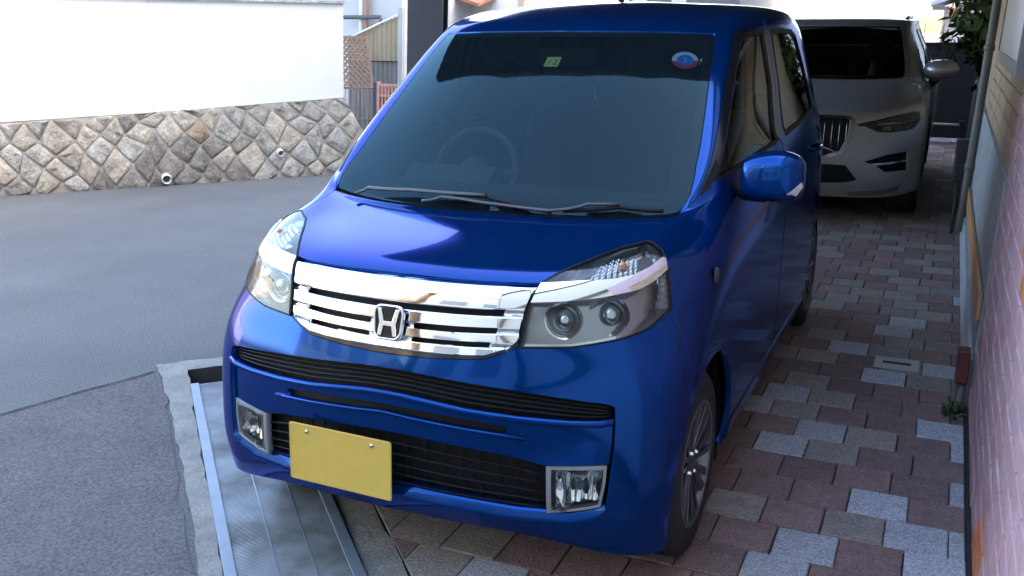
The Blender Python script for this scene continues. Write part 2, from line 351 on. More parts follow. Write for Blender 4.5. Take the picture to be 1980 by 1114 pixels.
def sheet(name, poly, z, m, holes=(), kind=True, parent=None):
    V = []; E = []
    for lp in [poly, *holes]:
        k = len(V); n = len(lp); V += [Vector(p[:2]) for p in lp]; E += [(k + i, k + (i + 1) % n) for i in range(n)]
    r = geometry.delaunay_2d_cdt(V, E, [], 0, 1e-6); vo = [tuple(p) for p in r[0]]; fs = []
    for f in r[2]:
        cx = sum(vo[i][0] for i in f) / 3; cy = sum(vo[i][1] for i in f) / 3
        if inpoly(cx, cy, [p[:2] for p in poly]) and not any(inpoly(cx, cy, [p[:2] for p in h]) for h in holes):
            a, b, c = (Vector(vo[i]) for i in f)
            fs.append(tuple(f) if (b - a).cross(c - a) > 0 else tuple(f)[::-1])
    o = mk(name, [(x, y, z) for x, y in vo], fs, m, parent)
    return struct(o) if kind and not parent else o
def jag(p, q, n, amp, seed):
    r = random.Random(seed); out = []
    for i in range(n):
        t = i / n; out.append((p[0] + (q[0] - p[0]) * t + r.uniform(-amp, amp), p[1] + (q[1] - p[1]) * t + r.uniform(-amp, amp)))
    return out
ditch = [ab(-2.07, -.424), ab(2.6, -.424), ab(2.6, -.042), ab(-2.07, -.042)]
road = sheet('road', [(-140, -140), (140, -140), (140, 140), (-140, 140)], 0, M_asph, [ditch])
dz = -.22; a0, a1, b0, b1 = -2.07, 2.6, -.424, -.042
v = [ab(a0, b0, dz), ab(a1, b0, dz), ab(a1, b1, dz), ab(a0, b1, dz), ab(a0, b0, .006), ab(a1, b0, .006), ab(a1, b1, .006), ab(a0, b1, .006)]
struct(mk('ditch', v, [(0, 1, 2, 3), (0, 4, 5, 1), (1, 5, 6, 2), (2, 6, 7, 3), (3, 7, 4, 0)], M_dark))
crack = [(-1.885, 1.09), (-1.93, .96), (-1.99, .80), (-2.05, .61), (-2.10, .455), (-2.19, .15), (-2.30, -.25), (-2.5, -1.0), (-2.75, -2.0)]
r_ = random.Random(3); crack = [(x + r_.uniform(-.012, .012), y) for x, y in crack]
patch_poly = crack + [(1.0, -2.0), ab(.30, -.50)[:2]] + [ (p[0], p[1]) for p in jag(ab(.30, -.50), ab(-1.9, -.53), 16, .012, 5)]
sheet('asphalt_patch', patch_poly, .004, M_asph2)
mb = MB()
for i in range(len(crack) - 1):
    (x0, y0), (x1, y1) = crack[i], crack[i + 1]; n = 6
    for k in range(n):
        t0, t1 = k / n, (k + 1) / n; w0, w1 = (r_.uniform(.004, .009) for _ in (0, 1))
        p0 = (x0 + (x1 - x0) * t0, y0 + (y1 - y0) * t0); p1 = (x0 + (x1 - x0) * t1, y0 + (y1 - y0) * t1)
        mb.add([(p0[0] - w0, p0[1], .008), (p0[0] + w0, p0[1], .008), (p1[0] + w1, p1[1], .008), (p1[0] - w1, p1[1], .008)], [(3, 2, 1, 0)])
struct(mb.build('road_crack', mat('crack', (.02, .02, .022), 1.)))
# concrete collar round the drain
rk = random.Random(11)
def collar(name, polyab, z, seed):
    P = [ab(a, b)[:2] for a, b in polyab]; n = len(P); r = random.Random(seed); D = []
    for i in range(n):
        p, q = P[i], P[(i + 1) % n]; k = max(1, int(math.dist(p, q) / .06))
        D += [(p[0] + (q[0] - p[0]) * t / k + r.uniform(-.006, .006), p[1] + (q[1] - p[1]) * t / k + r.uniform(-.006, .006)) for t in range(k)]
    o = sheet(name, D, z, M_conc); m = len(o.data.vertices)
    return o
collar('kerb', [(-2.20, -.55), (-1.7, -.52), (-1.2, -.505), (-.6, -.485), (-.1, -.495), (.4, -.50), (2.4, -.50), (2.4, -.426), (-2.07, -.426), (-2.07, -.05), (-2.0, -.04), (2.4, -.04), (2.4, .069), (-1.6, .069), (-2.2, .1)], .0085, 4)
# paved yard: bedding sheet with every paver a block of its own
yard = [ab(2.5, .069)[:2], (1.455 + .3, -.5), (1.75, 11.9), (-1.93, 11.9), (-1.93, 2.03)]
paving = sheet('paving', yard, .003, M_joint)
PX, PY = .1815, .1785
M_pav = [mat('paver_red', (.195, .130, .120), .9, var=.20, vscale=18, bump=.7, bscale=120, speck=.42, sscale=130, rand=.18),
         mat('paver_buff', (.235, .21, .185), .9, var=.18, vscale=18, bump=.7, bscale=120, speck=.42, sscale=130, rand=.14),
         mat('paver_grey', (.32, .335, .36), .85, var=.12, vscale=18, bump=.5, bscale=120, speck=.50, sscale=130, rand=.12)]
def paver_mesh(w, d, m):
    h, c = .0135, .0035; x, y = w / 2, d / 2
    v = [(-x, -y, 0), (x, -y, 0), (x, y, 0), (-x, y, 0), (-x, -y, h - c), (x, -y, h - c), (x, y, h - c), (-x, y, h - c),
         (-x + c, -y + c, h), (x - c, -y + c, h), (x - c, y - c, h), (-x + c, y - c, h)]
    f = [(0, 1, 5, 4), (1, 2, 6, 5), (2, 3, 7, 6), (3, 0, 4, 7), (4, 5, 9, 8), (5, 6, 10, 9), (6, 7, 11, 10), (7, 4, 8, 11), (8, 9, 10, 11)]
    me = bpy.data.meshes.new('paver'); me.from_pydata(v, [], f); me.materials.append(m); return me
GAPP = .004
light = [(490, 195), (230, 290), (1250, 200), (860, 680), (390, 950), (200, 1070), (1355, 330), (1355, 610), (1355, 940), (1100, 900), (1210, 1060)]
light3 = [(1190, 680), (340, 820), (120, 930), (650, 1090), (1560, 1085), (1660, 640), (880, 420), (1260, 280)]
buff1 = [(560, 340), (810, 250), (300, 70), (60, 720)]
buff3 = [(530, 710), (420, 980), (610, 480), (1610, 740), (320, 440), (1300, 120), (1690, 420), (650, 280), (1410, 60), (1310, 560)]
buff2 = [(340, 680), (560, 780), (300, 810), (850, 680), (930, 770), (900, 890), (790, 950), (670, 600), (1140, 610), (730, 390), (950, 520), (310, 250), (710, 280), (200, 430), (900, 350), (1200, 390), (1150, 500), (1110, 1010), (240, 940), (120, 1040), (180, 380), (440, 740), (540, 190)]
light2 = [(1320, 890), (740, 1090)]
front_b = [(600, 270), (400, 365), (170, 110)]; front_l = [(650, 400)]
def gz(px, py):
    d = ray(px, py); t = -CAM_POS[2] / d.z; p = Vector(CAM_POS) + d * t; return p.x, p.y
def rowcol(x, y):
    r = math.floor((y - .6035) / PY + .0001); o = 1.289 if r % 2 == 0 else 1.228; return r, math.floor((x - o) / PX)
kindmap = {}
for pts, sc, ox, oy, k in ((light, .29973, 1440, 780, 2), (light3, .22438, 1440, 580, 2), (buff1, .29973, 1440, 780, 1), (buff3, .22438, 1440, 580, 1),
                           (buff2, .21549, 1560, 400, 1), (light2, .21549, 1560, 400, 2), (front_b, .3737, 700, 960, 1), (front_l, .3737, 700, 960, 2)):
    for x, y in pts: kindmap[rowcol(*gz(ox + x * sc, oy + y * sc))] = k
cells = []
for r in range(-14, 64):
    y0 = .6035 + r * PY; o = 1.289 if r % 2 == 0 else 1.228
    for c in range(-20, 3):
        x0 = o + c * PX; x1 = min(x0 + PX, 1.457)
        if x1 - x0 < .02: continue
        cx, cy = (x0 + x1) / 2, y0 + PY / 2
        b = (cx + cy) * S2
        if b < .069 + .12 or cx < -1.85 or cy > 11.7: continue
        k = kindmap.get((r, c))
        if k is None: k = 0 if RND.random() < (.93 if cy < 5 else .75) else 1
        d = Vector((cx, cy, 0)) - Vector(CAM_POS); w = d.dot(_f); px = 990 + FPX * d.dot(_r) / w if w > .1 else -1; py = 557 - FPX * d.dot(_u) / w if w > .1 else -1
        vis = w > .1 and -60 < px < 2040 and 0 < py < 1180
        vis = vis and (cx > .72 + .05 * max(0, 0) or cy < .55)
        cells.append((0 if vis else 1, d.length, cx, cy, x1 - x0, k))
# pavers cut along the drain's diagonal edge
cells.sort(key=lambda t: t[:2]); meshes = {}
rest = MB(); rest_m = []
for i, (hid, dist, cx, cy, w, k) in enumerate(cells):
    key = (round(w, 3), k)
    if not hid and i < 300:
        if key not in meshes: meshes[key] = paver_mesh(w - GAPP, PY - GAPP, M_pav[k])
        o = bpy.data.objects.new('paver', meshes[key]); link(o, paving)
        o.location = (cx + RND.uniform(-.0012, .0012), cy + RND.uniform(-.0012, .0012), .003 + RND.uniform(-.0012, .0012)); o.rotation_euler = (RND.uniform(-.004, .004), RND.uniform(-.004, .004), RND.uniform(-.006, .006))
    else:
        n0 = len(rest.f); x, y = (w - GAPP) / 2, (PY - GAPP) / 2
        rest.box(cx - x, cx + x, cy - y, cy + y, .0035, .0165); rest_m += [k] * (len(rest.f) - n0)
o = mk('paver_field', rest.v, rest.f, M_pav, paving, fm=rest_m); o['kind'] = 'stuff'
# triangular cut pavers along the concrete
rows_done = 0
for r in range(-12, 16):
    y0 = .6035 + r * PY + GAPP / 2; y1 = y0 + PY - GAPP; o = 1.289 if r % 2 == 0 else 1.228
    for c in range(-20, 3):
        x0 = o + c * PX + GAPP / 2; x1 = x0 + PX - GAPP; cx, cy = (x0 + x1) / 2, (y0 + y1) / 2; b = (cx + cy) * S2
        if b >= .069 + .12 or (x1 + y1) * S2 < .069 + .02 or cx < -1.85: continue
        lim = (.069 + .006) / S2; poly = []
        q = [(x0, y0), (x1, y0), (x1, y1), (x0, y1)]
        for i in range(4):
            p, s_ = q[i], q[(i + 1) % 4]; fp, fs_ = p[0] + p[1] - lim, s_[0] + s_[1] - lim
            if fp >= 0: poly.append(p)
            if fp * fs_ < 0: t = fp / (fp - fs_); poly.append((p[0] + (s_[0] - p[0]) * t, p[1] + (s_[1] - p[1]) * t))
        if len(poly) >= 3:
            bk = MB().prism([(a - cx, b_ - cy) for a, b_ in poly], 'z', .0, .0125); k = kindmap.get((r, c), 0 if RND.random() < .6 else 1)
            bk.build('cut_paver', M_pav[k], paving, loc=(cx, cy, .003))
# access slot cover in the paving
t = empty('drain_inspection_plate', (1.18, 2.49, .0175)); tag(t, 'pale concrete inspection plate with a dark slot set in the paving', 'drain cover')
MB().box(-.095, .095, -.078, .078, 0, .004).build('plate', mat('plate_conc', (.40, .39, .37), .9, var=.1, bump=.4, bscale=120), t)
MB().box(-.06, .06, -.012, .012, .0042, .0065).build('slot', mat('slot_black', (.012, .012, .012), .9), t)
# ------------------------------------------------------------------ steel grating over the ditch
M_gal = mat('galvanised', (.19, .22, .26), .5, metal=.45, var=.12, vscale=12, bump=.15, bscale=90, rvar=.12)
M_gal2 = mat('galvanised_tread', (.30, .325, .35), .5, metal=.55, var=.18, vscale=9, rvar=.15, col2=(.13, .14, .13), c2amt=.55, c2scale=4)
gr = empty('steel_drain_grating', (0, 0, 0)); tag(gr, 'long grey ribbed steel grating lying over the roadside ditch', 'drain grating')
A0, A1 = -1.846, 2.3
def abbox(name, a0, a1, b0, b1, z0, z1, m, parent):
    v = [ab(a, b, z) for z in (z0, z1) for b in (b0, b1) for a in (a0, a1)]
    return mk(name, v, [(0, 2, 3, 1)[::-1], (4, 5, 7, 6)[::-1], (0, 1, 5, 4)[::-1], (2, 6, 7, 3)[::-1], (0, 4, 6, 2)[::-1], (1, 3, 7, 5)[::-1]][:], m, parent)
bevel(abbox('edge_bar', A0, A1, -.424, -.389, -.03, .022, M_gal, gr), .002)
bevel(abbox('edge_bar', A0, A1, -.082, -.046, -.03, .019, M_gal, gr), .002)
strips = [(-.388, -.278), (-.276, -.176), (-.174, -.083)]
for b0, b1 in strips:
    mb = MB(); n = int((A1 - A0) / .008); V = []; 
    for i in range(n + 1):
        a = A0 + i * .008
        for da, z in ((0, .008), (.0026, .014), (.0054, .014)):
            V += [ab(a + da, b0, z), ab(a + da, b1, z)]
    F = [(2 * i, 2 * i + 1, 2 * i + 3, 2 * i + 2)[::-1] for i in range(len(V) // 2 - 1)]
    o = mk('ribbed_tread', V, F, M_gal2, gr); o['kind'] = 'stuff'
for b in (-.277, -.175):
    mk('seam_bar', [ab(A0, b - .0022, .016), ab(A1, b - .0022, .016), ab(A1, b + .0022, .016), ab(A0, b + .0022, .016), ab(A0, b - .0022, 0), ab(A1, b - .0022, 0), ab(A1, b + .0022, 0), ab(A0, b + .0022, 0)],
       [(0, 1, 2, 3)[::-1], (0, 1, 5, 4), (3, 2, 6, 7)[::-1], (0, 3, 7, 4)], M_gal, gr)
abbox('end_bar', A0 - .006, A0 - .0005, -.424, -.046, -.03, .012, M_gal, gr)
# ------------------------------------------------------------------ walls across the road
WA = Vector((-6.634, 4.122)); WT = Vector((.67166, .74086)); WN = Vector((.74086, -.67166))     # along, and out towards the road
def wpt(s, n, z): p = WA + WT * s + WN * n; return (p.x, p.y, z)
M_mort = mat('wall_mortar', (.33, .285, .22), .95, var=.35, vscale=4, bump=.8, bscale=25)
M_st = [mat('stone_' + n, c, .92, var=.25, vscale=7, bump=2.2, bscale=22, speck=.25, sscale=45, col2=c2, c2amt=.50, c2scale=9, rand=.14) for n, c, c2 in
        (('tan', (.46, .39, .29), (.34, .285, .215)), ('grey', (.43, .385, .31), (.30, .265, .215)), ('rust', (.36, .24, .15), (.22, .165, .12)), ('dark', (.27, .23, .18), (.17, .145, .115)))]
sw = empty('stone_retaining_wall', wpt(0, 0, 0)); tag(sw, 'rough stone retaining wall with diamond-laid stones under the white wall', 'stone wall')
ORG = Vector(wpt(0, 0, 0)); HS = .74
def wrel(s, n, z): p = Vector(lean(wpt(s, n, z))); return tuple(p - ORG)
def face_n(z): return .0 + .16 * (1 - z / HS) - .16        # batter: foot on the base line, top set back
def htop(s): return .655 + .041 * max(-3, min(3.5, s))
SE0, SE1 = 3.27, 3.72
bk = MB(); bk.v = [wrel(-8, face_n(0) - .006, -.05), wrel(SE1, face_n(0) - .006, -.05), wrel(SE0, face_n(HS) - .006, .79), wrel(-8, face_n(HS) - .006, .36),
                   wrel(-8, -.9, -.05), wrel(SE1, -.9, -.05), wrel(SE0, -.9, .79), wrel(-8, -.9, .36)]
bk.f = [(0, 1, 2, 3), (3, 2, 6, 7), (1, 5, 6, 2)]; bk.build('core', M_mort, sw)
DW, DH = .128, .150; nodes = {}; rs = random.Random(21)
def node(i, j):
    if (i, j) not in nodes:
        nodes[(i, j)] = (i * DW + rs.uniform(-.048, .048), j * DH + rs.uniform(-.045, .045) - .10)
    return nodes[(i, j)]
for j in range(0, 8):
    for i in range(-30, 27):
        if (i + j) % 2: continue
        s0 = i * DW; z0 = j * DH
        L_, R_, T_, B_ = node(i - 1, j), node(i + 1, j), node(i, j + 1), node(i, j - 1)
        # six-sided stone: blunt shoulders, pointed foot
        def lp(p, q, t): return (p[0] + (q[0] - p[0]) * t, p[1] + (q[1] - p[1]) * t)
        P = [lp(B_, R_, .06), lp(B_, R_, .88), lp(R_, T_, .10), lp(R_, T_, .90), lp(T_, L_, .10), lp(T_, L_, .90), lp(L_, B_, .12)]
        cx = sum(p[0] for p in P) / 7; cz = sum(p[1] for p in P) / 7
        if cz < -.07 or cx > SE1 + .1: continue
        def clip(p):
            s, z = p; z = max(-.02, min(z, htop(s) - .012)); lim = SE1 + (SE0 - SE1) * z / .78; return (min(s, lim), z)
        P = [clip(lp((cx, cz), p, .965)) for p in P]
        ar = abs(sum(P[k][0] * P[(k + 1) % 7][1] - P[(k + 1) % 7][0] * P[k][1] for k in range(7))) / 2
        if ar < .006: continue
        cx = sum(p[0] for p in P) / 7; cz = sum(p[1] for p in P) / 7
        V = []; C0 = Vector(wrel(cx, face_n(cz), cz))
        def add(p, out): V.append(tuple(Vector(wrel(p[0], face_n(p[1]) + out, p[1])) - C0))
        for p in P: add(p, -.03)
        for p in P: add(lp(p, (cx, cz), .03), .002 + rs.uniform(-.004, .004))
        for p in P: add(lp(p, (cx, cz), .16), .010 + rs.uniform(-.006, .006))
        for p in P: add(lp(p, (cx, cz), .55), .013 + rs.uniform(-.012, .012))
        add((cx + rs.uniform(-.02, .02), cz + rs.uniform(-.02, .02)), .013 + rs.uniform(-.012, .012))
        F = []
        for k in range(3): F += [(k * 7 + q, k * 7 + (q + 1) % 7, (k + 1) * 7 + (q + 1) % 7, (k + 1) * 7 + q) for q in range(7)]
        F += [(21 + q, 21 + (q + 1) % 7, 28) for q in range(7)]
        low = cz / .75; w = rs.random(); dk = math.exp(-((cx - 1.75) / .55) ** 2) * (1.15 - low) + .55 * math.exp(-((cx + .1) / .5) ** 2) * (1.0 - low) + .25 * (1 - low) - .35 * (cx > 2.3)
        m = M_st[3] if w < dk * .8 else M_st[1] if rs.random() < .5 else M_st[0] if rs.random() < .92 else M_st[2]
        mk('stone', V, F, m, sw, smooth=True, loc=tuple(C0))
# drain pipes
M_pvc = mat('pvc_white', (.72, .73, .73), .4, var=.06)
def pipe(s, z, r, lab):
    base = Vector(lean(wpt(s, face_n(z) + .0, z))); t = empty('drain_pipe', tuple(base)); tag(t, lab, 'pipe', 'weep pipes in the stone wall')
    ax = Vector((WN.x, WN.y, -.12)).normalized()
    MB().lathe([(-.1, r), (.075, r), (.078, r * .97), (.075, r * .84), (-.02, r * .84)], (0, 0, 0), ax, 20).build('tube', M_pvc, t, True)
    MB().lathe([(-.02, r * .83), (-.021, .0005)], (0, 0, 0), ax, 20).build('bore', mat('pipe_bore', (.10, .10, .10), .9), t)
pipe(1.46, .075, .046, 'wider white plastic weep pipe low in the stone wall')
pipe(2.577, .262, .034, 'narrow white plastic weep pipe halfway up the stone wall')
# white rendered wall above
M_wht = mat('white_render', (.90, .86, .78), .9, var=.04, vscale=1.2, bump=.25, bscale=35)
ww = empty('white_garden_wall', wpt(0, 0, .7)); tag(ww, 'tall plain white rendered wall standing on the stone base', 'wall')
o_ = Vector(wpt(0, 0, .7))
def wr2(s, n, z): return tuple(Vector(lean(wpt(s, n, z))) - o_)
def wbox(name, s0, s1, n0, n1, zl, zr, zt0, zt1, m, parent):
    v = [wr2(s0, n0, zl), wr2(s1, n0, zr), wr2(s1, n1, zr), wr2(s0, n1, zl), wr2(s0, n0, zt0), wr2(s1, n0, zt1), wr2(s1, n1, zt1), wr2(s0, n1, zt0)]
    return mk(name, v, [(0, 1, 2, 3), (4, 7, 6, 5), (0, 4, 5, 1), (1, 5, 6, 2), (2, 6, 7, 3), (3, 7, 4, 0)], m, parent)
bnd = 1.39
wbox('wall_panel', -8, bnd - .003, -.34, -.155, htop(-3) - .1, htop(bnd) - .012, 1.93, 1.765, M_wht, ww)
wbox('wall_panel', bnd + .003, 3.27, -.34, -.157, htop(bnd) - .012, htop(3.27) - .01, 1.765, 1.72, M_wht, ww)
wbox('joint_filler', bnd - .004, bnd + .004, -.33, -.16, .65, .65, 1.75, 1.75, mat('joint_grey', (.62, .60, .56), .9), ww)
M_cop = mat('coping', (.52, .49, .44), .9, var=.25, vscale=8, bump=.8, bscale=30, col2=(.28, .25, .2), c2amt=.6, c2scale=9)
wbox('coping', -8, 3.29, -.37, -.13, 1.932, 1.722, 1.96, 1.745, M_cop, ww)
# ------------------------------------------------------------------ yard canopy, house on the right, steel post
M_slab = mat('soffit', (.05, .052, .055), .8, var=.12, vscale=2)
M_pink = [mat('brick_pink_a', (.42, .255, .26), .85, var=.12, vscale=9, bump=.5, bscale=60, rand=.06, col2=(.46, .32, .33), c2amt=.60, c2scale=6),
          mat('brick_pink_b', (.40, .235, .235), .85, var=.14, vscale=9, bump=.5, bscale=60, rand=.06, col2=(.42, .29, .31), c2amt=.56, c2scale=6)]
M_orng = mat('brick_orange', (.52, .17, .07), .85, var=.2, vscale=9, bump=.5, bscale=60)
M_tan = mat('brick_tan', (.33, .23, .145), .85, var=.15, vscale=9, bump=.4, bscale=60, rand=.16)
M_mj = mat('mortar_light', (.42, .29, .31), .95, var=.15)
house = empty('brick_house', (1.455, 2, 0)); tag(house, 'house with pink painted and tan brick wall along the right of the yard', 'house')
HO = Vector((1.455, 2, 0))
def hb(name, x0, x1, y0, y1, z0, z1, m, parent=house):
    b = MB().box(x0, x1, y0, y1, z0, z1); b.v = [tuple(Vector(lean(p)) - HO) for p in b.v]; return b.build(name, m, parent)
hb('wall', 1.475, 6.5, -.25, 2.10, 0, 2.6, M_mj); hb('wall', 1.484, 6.5, 2.101, 9.4, 0, 2.6, mat('wall_back_render', (.36, .27, .19), .9, var=.2, vscale=3, bump=.3, bscale=40))
BL, BH = .225, .077
def brick_mesh(w, h, d, m, name='brick'):
    c = .004; y, z = (w - .008) / 2, (h - .008) / 2
    v = [(0, -y, -z), (0, y, -z), (0, y, z), (0, -y, z), (-d + c, -y, -z), (-d + c, y, -z), (-d + c, y, z), (-d + c, -y, z), (-d, -y + c, -z + c), (-d, y - c, -z + c), (-d, y - c, z - c), (-d, -y + c, z - c)]
    f = [(0, 1, 5, 4), (1, 2, 6, 5), (2, 3, 7, 6), (3, 0, 4, 7), (4, 5, 9, 8), (5, 6, 10, 9), (6, 7, 11, 10), (7, 4, 8, 11), (8, 9, 10, 11)]
    me = bpy.data.meshes.new(name); me.from_pydata(v, [], [q[::-1] for q in f]); me.materials.append(m); return me
bm_ = {}
def brick(y0, y1, z, x, m, d):
    k = (round(y1 - y0, 3), m.name, d)
    if k not in bm_: bm_[k] = brick_mesh(y1 - y0, BH, d, m)
    o = bpy.data.objects.new('brick', bm_[k]); link(o, house)
    o.location = Vector(lean((x + RND.uniform(-.002, .002), (y0 + y1) / 2, z))) - HO; o.rotation_euler = (0, math.atan(LX) + RND.uniform(-.006, .006), RND.uniform(-.004, .004))
for c in range(17):
    z = .03 + (c + .5) * BH; y = -.25 - (BL / 2 if c % 2 else 0)
    while y < 2.1 - .02:
        a, b = max(y, -.25), min(y + BL, 2.1)
        if b - a > .03:
            oran = (c <= 1 and .4 < a < .75) or (c in (10, 11) and .6 < a < .85)
            brick(a, b, z, 1.478, M_orng if oran else RND.choice(M_pink), .010)
        y += BL
for c in range(12):
    z = .937 + (c + .5) * BH; y = 2.101 - (BL / 2 if c % 2 else 0)
    while y < 5.2:
        a, b = max(y, 2.101), min(y + BL, 5.2)
        if b - a > .03 and not (z > 1.33 and a < 3.6): brick(a, b, z, 1.484, M_tan, .012)
        y += BL
for c in range(8):
    z = 1.345 + (c + .5) * BH; y = .2 - (BL / 2 if c % 2 else 0)
    while y < 2.1 - .02:
        a, b = max(y, .2), min(y + BL, 2.1)
        if b - a > .03 and not (a + b > 3.4 and z > 1.33): brick(a, b, z, 1.478, M_tan, .010)
        y += BL
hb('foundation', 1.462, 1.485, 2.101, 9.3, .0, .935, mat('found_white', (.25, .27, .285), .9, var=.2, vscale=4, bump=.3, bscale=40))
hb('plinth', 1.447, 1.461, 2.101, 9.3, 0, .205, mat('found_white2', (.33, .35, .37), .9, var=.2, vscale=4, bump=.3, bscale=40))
# canopy the paint mirrors; bowed front and length shaped for its reflection and shade
cn = MB().prism([(-1.42, 11.5), (-1.42, 1.58), (-1.36, 1.50), (-.80, 1.31), (-.30, 1.28), (.17, 1.30), (.45, 1.39), (.60, 1.47), (1.45, 1.75), (1.45, 11.5)], 'z', 2.25, 2.40); cn.v = [tuple(Vector(lean(p)) - HO) for p in cn.v]; cn.build('canopy', M_slab, house); hb('upper_wall', 1.484, 6.5, -14, 9.4, 2.605, 8.2, mat('upper_render', (.5, .47, .42), .9, var=.06))
hb('lower_wall', 1.7, 6.5, -14, -.255, 0, 2.6, mat('upper_render', (.5, .47, .42), .9, var=.06))  # unseen; upper and lower walls run long and tall to shade yard and street
hb('roof', 1.2, 6.8, -14.2, 9.7, 8.201, 8.4, mat('roof_dark', (.08, .08, .085), .8))
# louvred window
wf = empty('window', (0, 0, 0), house); M_alu = mat('alu_dark', (.12, .12, .125), .5, metal=.3)
hb('frame', 1.415, 1.47, 1.75, 3.50, 1.335, 1.385, M_alu, wf); hb('frame', 1.415, 1.47, 3.46, 3.50, 1.386, 2.1, M_alu, wf); hb('frame', 1.415, 1.47, 1.75, 1.79, 1.386, 2.1, M_alu, wf); hb('pane', 1.45, 1.465, 1.791, 3.459, 1.3855, 2.1, mat('pane_grey', (.10, .11, .12), .3), wf)
for k in range(33): hb('slat', 1.420, 1.436, 1.82 + k * .05, 1.840 + k * .05, 1.3855, 2.09, mat('slat_grey', (.5, .5, .5), .5), wf)
# downpipe, meter, plank, brown block
dp = empty('downpipe', (1.43, 5.35, 0)); tag(dp, 'tall grey plastic rainwater downpipe on the tan brick wall', 'downpipe'); O2 = Vector((1.43, 5.35, 0))
M_dp = mat('downpipe_grey', (.13, .13, .12), .6, var=.1)
MB().tube([Vector(lean((1.43, 5.35, z))) - O2 for z in (.10, .5, 1.0, 1.6, 2.55)], .028, 12).build('pipe', M_dp, dp, True)
for z in (.55, 1.35): MB().tube([Vector(lean((1.43, 5.35, z + q))) - O2 for q in (-.02, .02)], .034, 12).build('bracket', M_dp, dp, True)
mt = empty('gas_meter', (1.40, 5.75, .44)); tag(mt, 'dark gas meter with a small pale dial beside the downpipe', 'meter')
bevel(MB().box(-.045, .05, -.07, .07, -.05, .26).build('case', mat('meter_dark', (.018, .019, .02), .6), mt), .015, 3)
MB().lathe([(0, .0005), (.0, .034), (-.012, .034), (-.012, .0005)], (-.046, -.03, .12), (1, 0, 0), 20).build('dial', mat('dial_pale', (.62, .58, .48), .5), mt, True, sharp=40)
MB().tube([(-.01, -.08, -.05), (-.01, -.08, -.5)], .010).build('pipe', mat('gas_pipe_dark', (.02, .02, .02), .6), mt, True); MB().tube([(-.01, .08, -.05), (-.01, .08, -.5)], .010).build('pipe', mat('gas_pipe_dark', (.02, .02, .02), .6), mt, True)
pl = MB(); A_ = Vector((1.4725, 5.4, .335)); B_ = Vector((1.4765, 2.13, .42)); 
pl.add([A_ + Vector((0, 0, -.075)), B_ + Vector((0, 0, -.05)), B_ + Vector((0, 0, .05)), A_ + Vector((0, 0, .075)), A_ + Vector((-.012, 0, -.075)), B_ + Vector((-.016, 0, -.065)), B_ + Vector((-.016, 0, .05)), A_ + Vector((-.012, 0, .075))],
       [(0, 1, 2, 3), (4, 7, 6, 5), (0, 4, 5, 1), (2, 6, 7, 3), (1, 5, 6, 2), (0, 3, 7, 4)])
tag(pl.build('wooden_board', mat('board_orange', (.40, .21, .09), .8, var=.2, vscale=7, bump=.3, bscale=40)), 'orange brown wooden board leaning along the foot of the wall', 'board')
rb = empty('downspout_shoe', (1.438, 2.07, .0)); tag(rb, 'short dark red brown downspout shoe at the foot of the pink wall', 'downspout')
M_red = mat('shoe_red', (.11, .025, .022), .55, var=.15)
bevel(MB().box(-.028, .02, -.035, .035, .12, .26).build('body', M_red, rb), .006); MB().tube([(0, 0, .14), (0, 0, .05), (-.01, -.04, .02)], .019, 10).build('spout', mat('shoe_grey', (.10, .11, .11), .7), rb, True)
# weeds at the foot of the wall
wd = MB()
for k in range(60):
    a = RND.uniform(0, 6.28); rr = RND.uniform(.01, .05); h = RND.uniform(.01, .045); p = Vector((1.43 - abs(RND.gauss(0, .02)), 1.97 + RND.gauss(0, .03), .014)); d = Vector((math.cos(a), math.sin(a), 0))
    t_ = Vector((-d.y, d.x, 0)) * .005; wd.add([p - t_, p + t_, p + d * rr * .6 + t_ * 1.6 + Vector((0, 0, h)), p + d * rr + Vector((0, 0, h * .7)), p + d * rr * .6 - t_ * 1.6 + Vector((0, 0, h))], [(0, 1, 2, 3, 4)])
o = wd.build('weeds', mat('weed_green', (.05, .075, .03), .7)); o['kind'] = 'stuff'; o['label'] = 'small green weeds growing in the gap by the wall'; o['category'] = 'weeds'
# steel column of the overhang
post = empty('steel_column', (-1.56, 3.0, 0)); tag(post, 'dark grey square steel column holding up the canopy behind the car', 'column')
M_post = mat('post_steel', (.075, .08, .09), .5, metal=.2, var=.1, vscale=4, bump=.06, bscale=30, rvar=.1)
PO = Vector((-1.56, 3.0, 0)); ang = math.radians(18)
def ppt(x, y, z):
    q = (PO.x + x * math.cos(ang) - y * math.sin(ang), PO.y + x * math.sin(ang) + y * math.cos(ang), z); return tuple(Vector(lean(q)) - PO)
def pbox(name, x0, x1, y0, y1, z0, z1, m=M_post):
    b = MB().box(x0, x1, y0, y1, z0, z1); b.v = [ppt(*p) for p in b.v]; return b.build(name, m, post)
pbox('flange', -.10, .10, -.095, -.075, .02, 2.25); pbox('flange', -.10, .10, .075, .095, .02, 2.25); pbox('web', -.085, .075, -.0745, .0745, .02, 2.25)
pbox('base_plate', -.16, .16, -.16, .16, .016, .03)
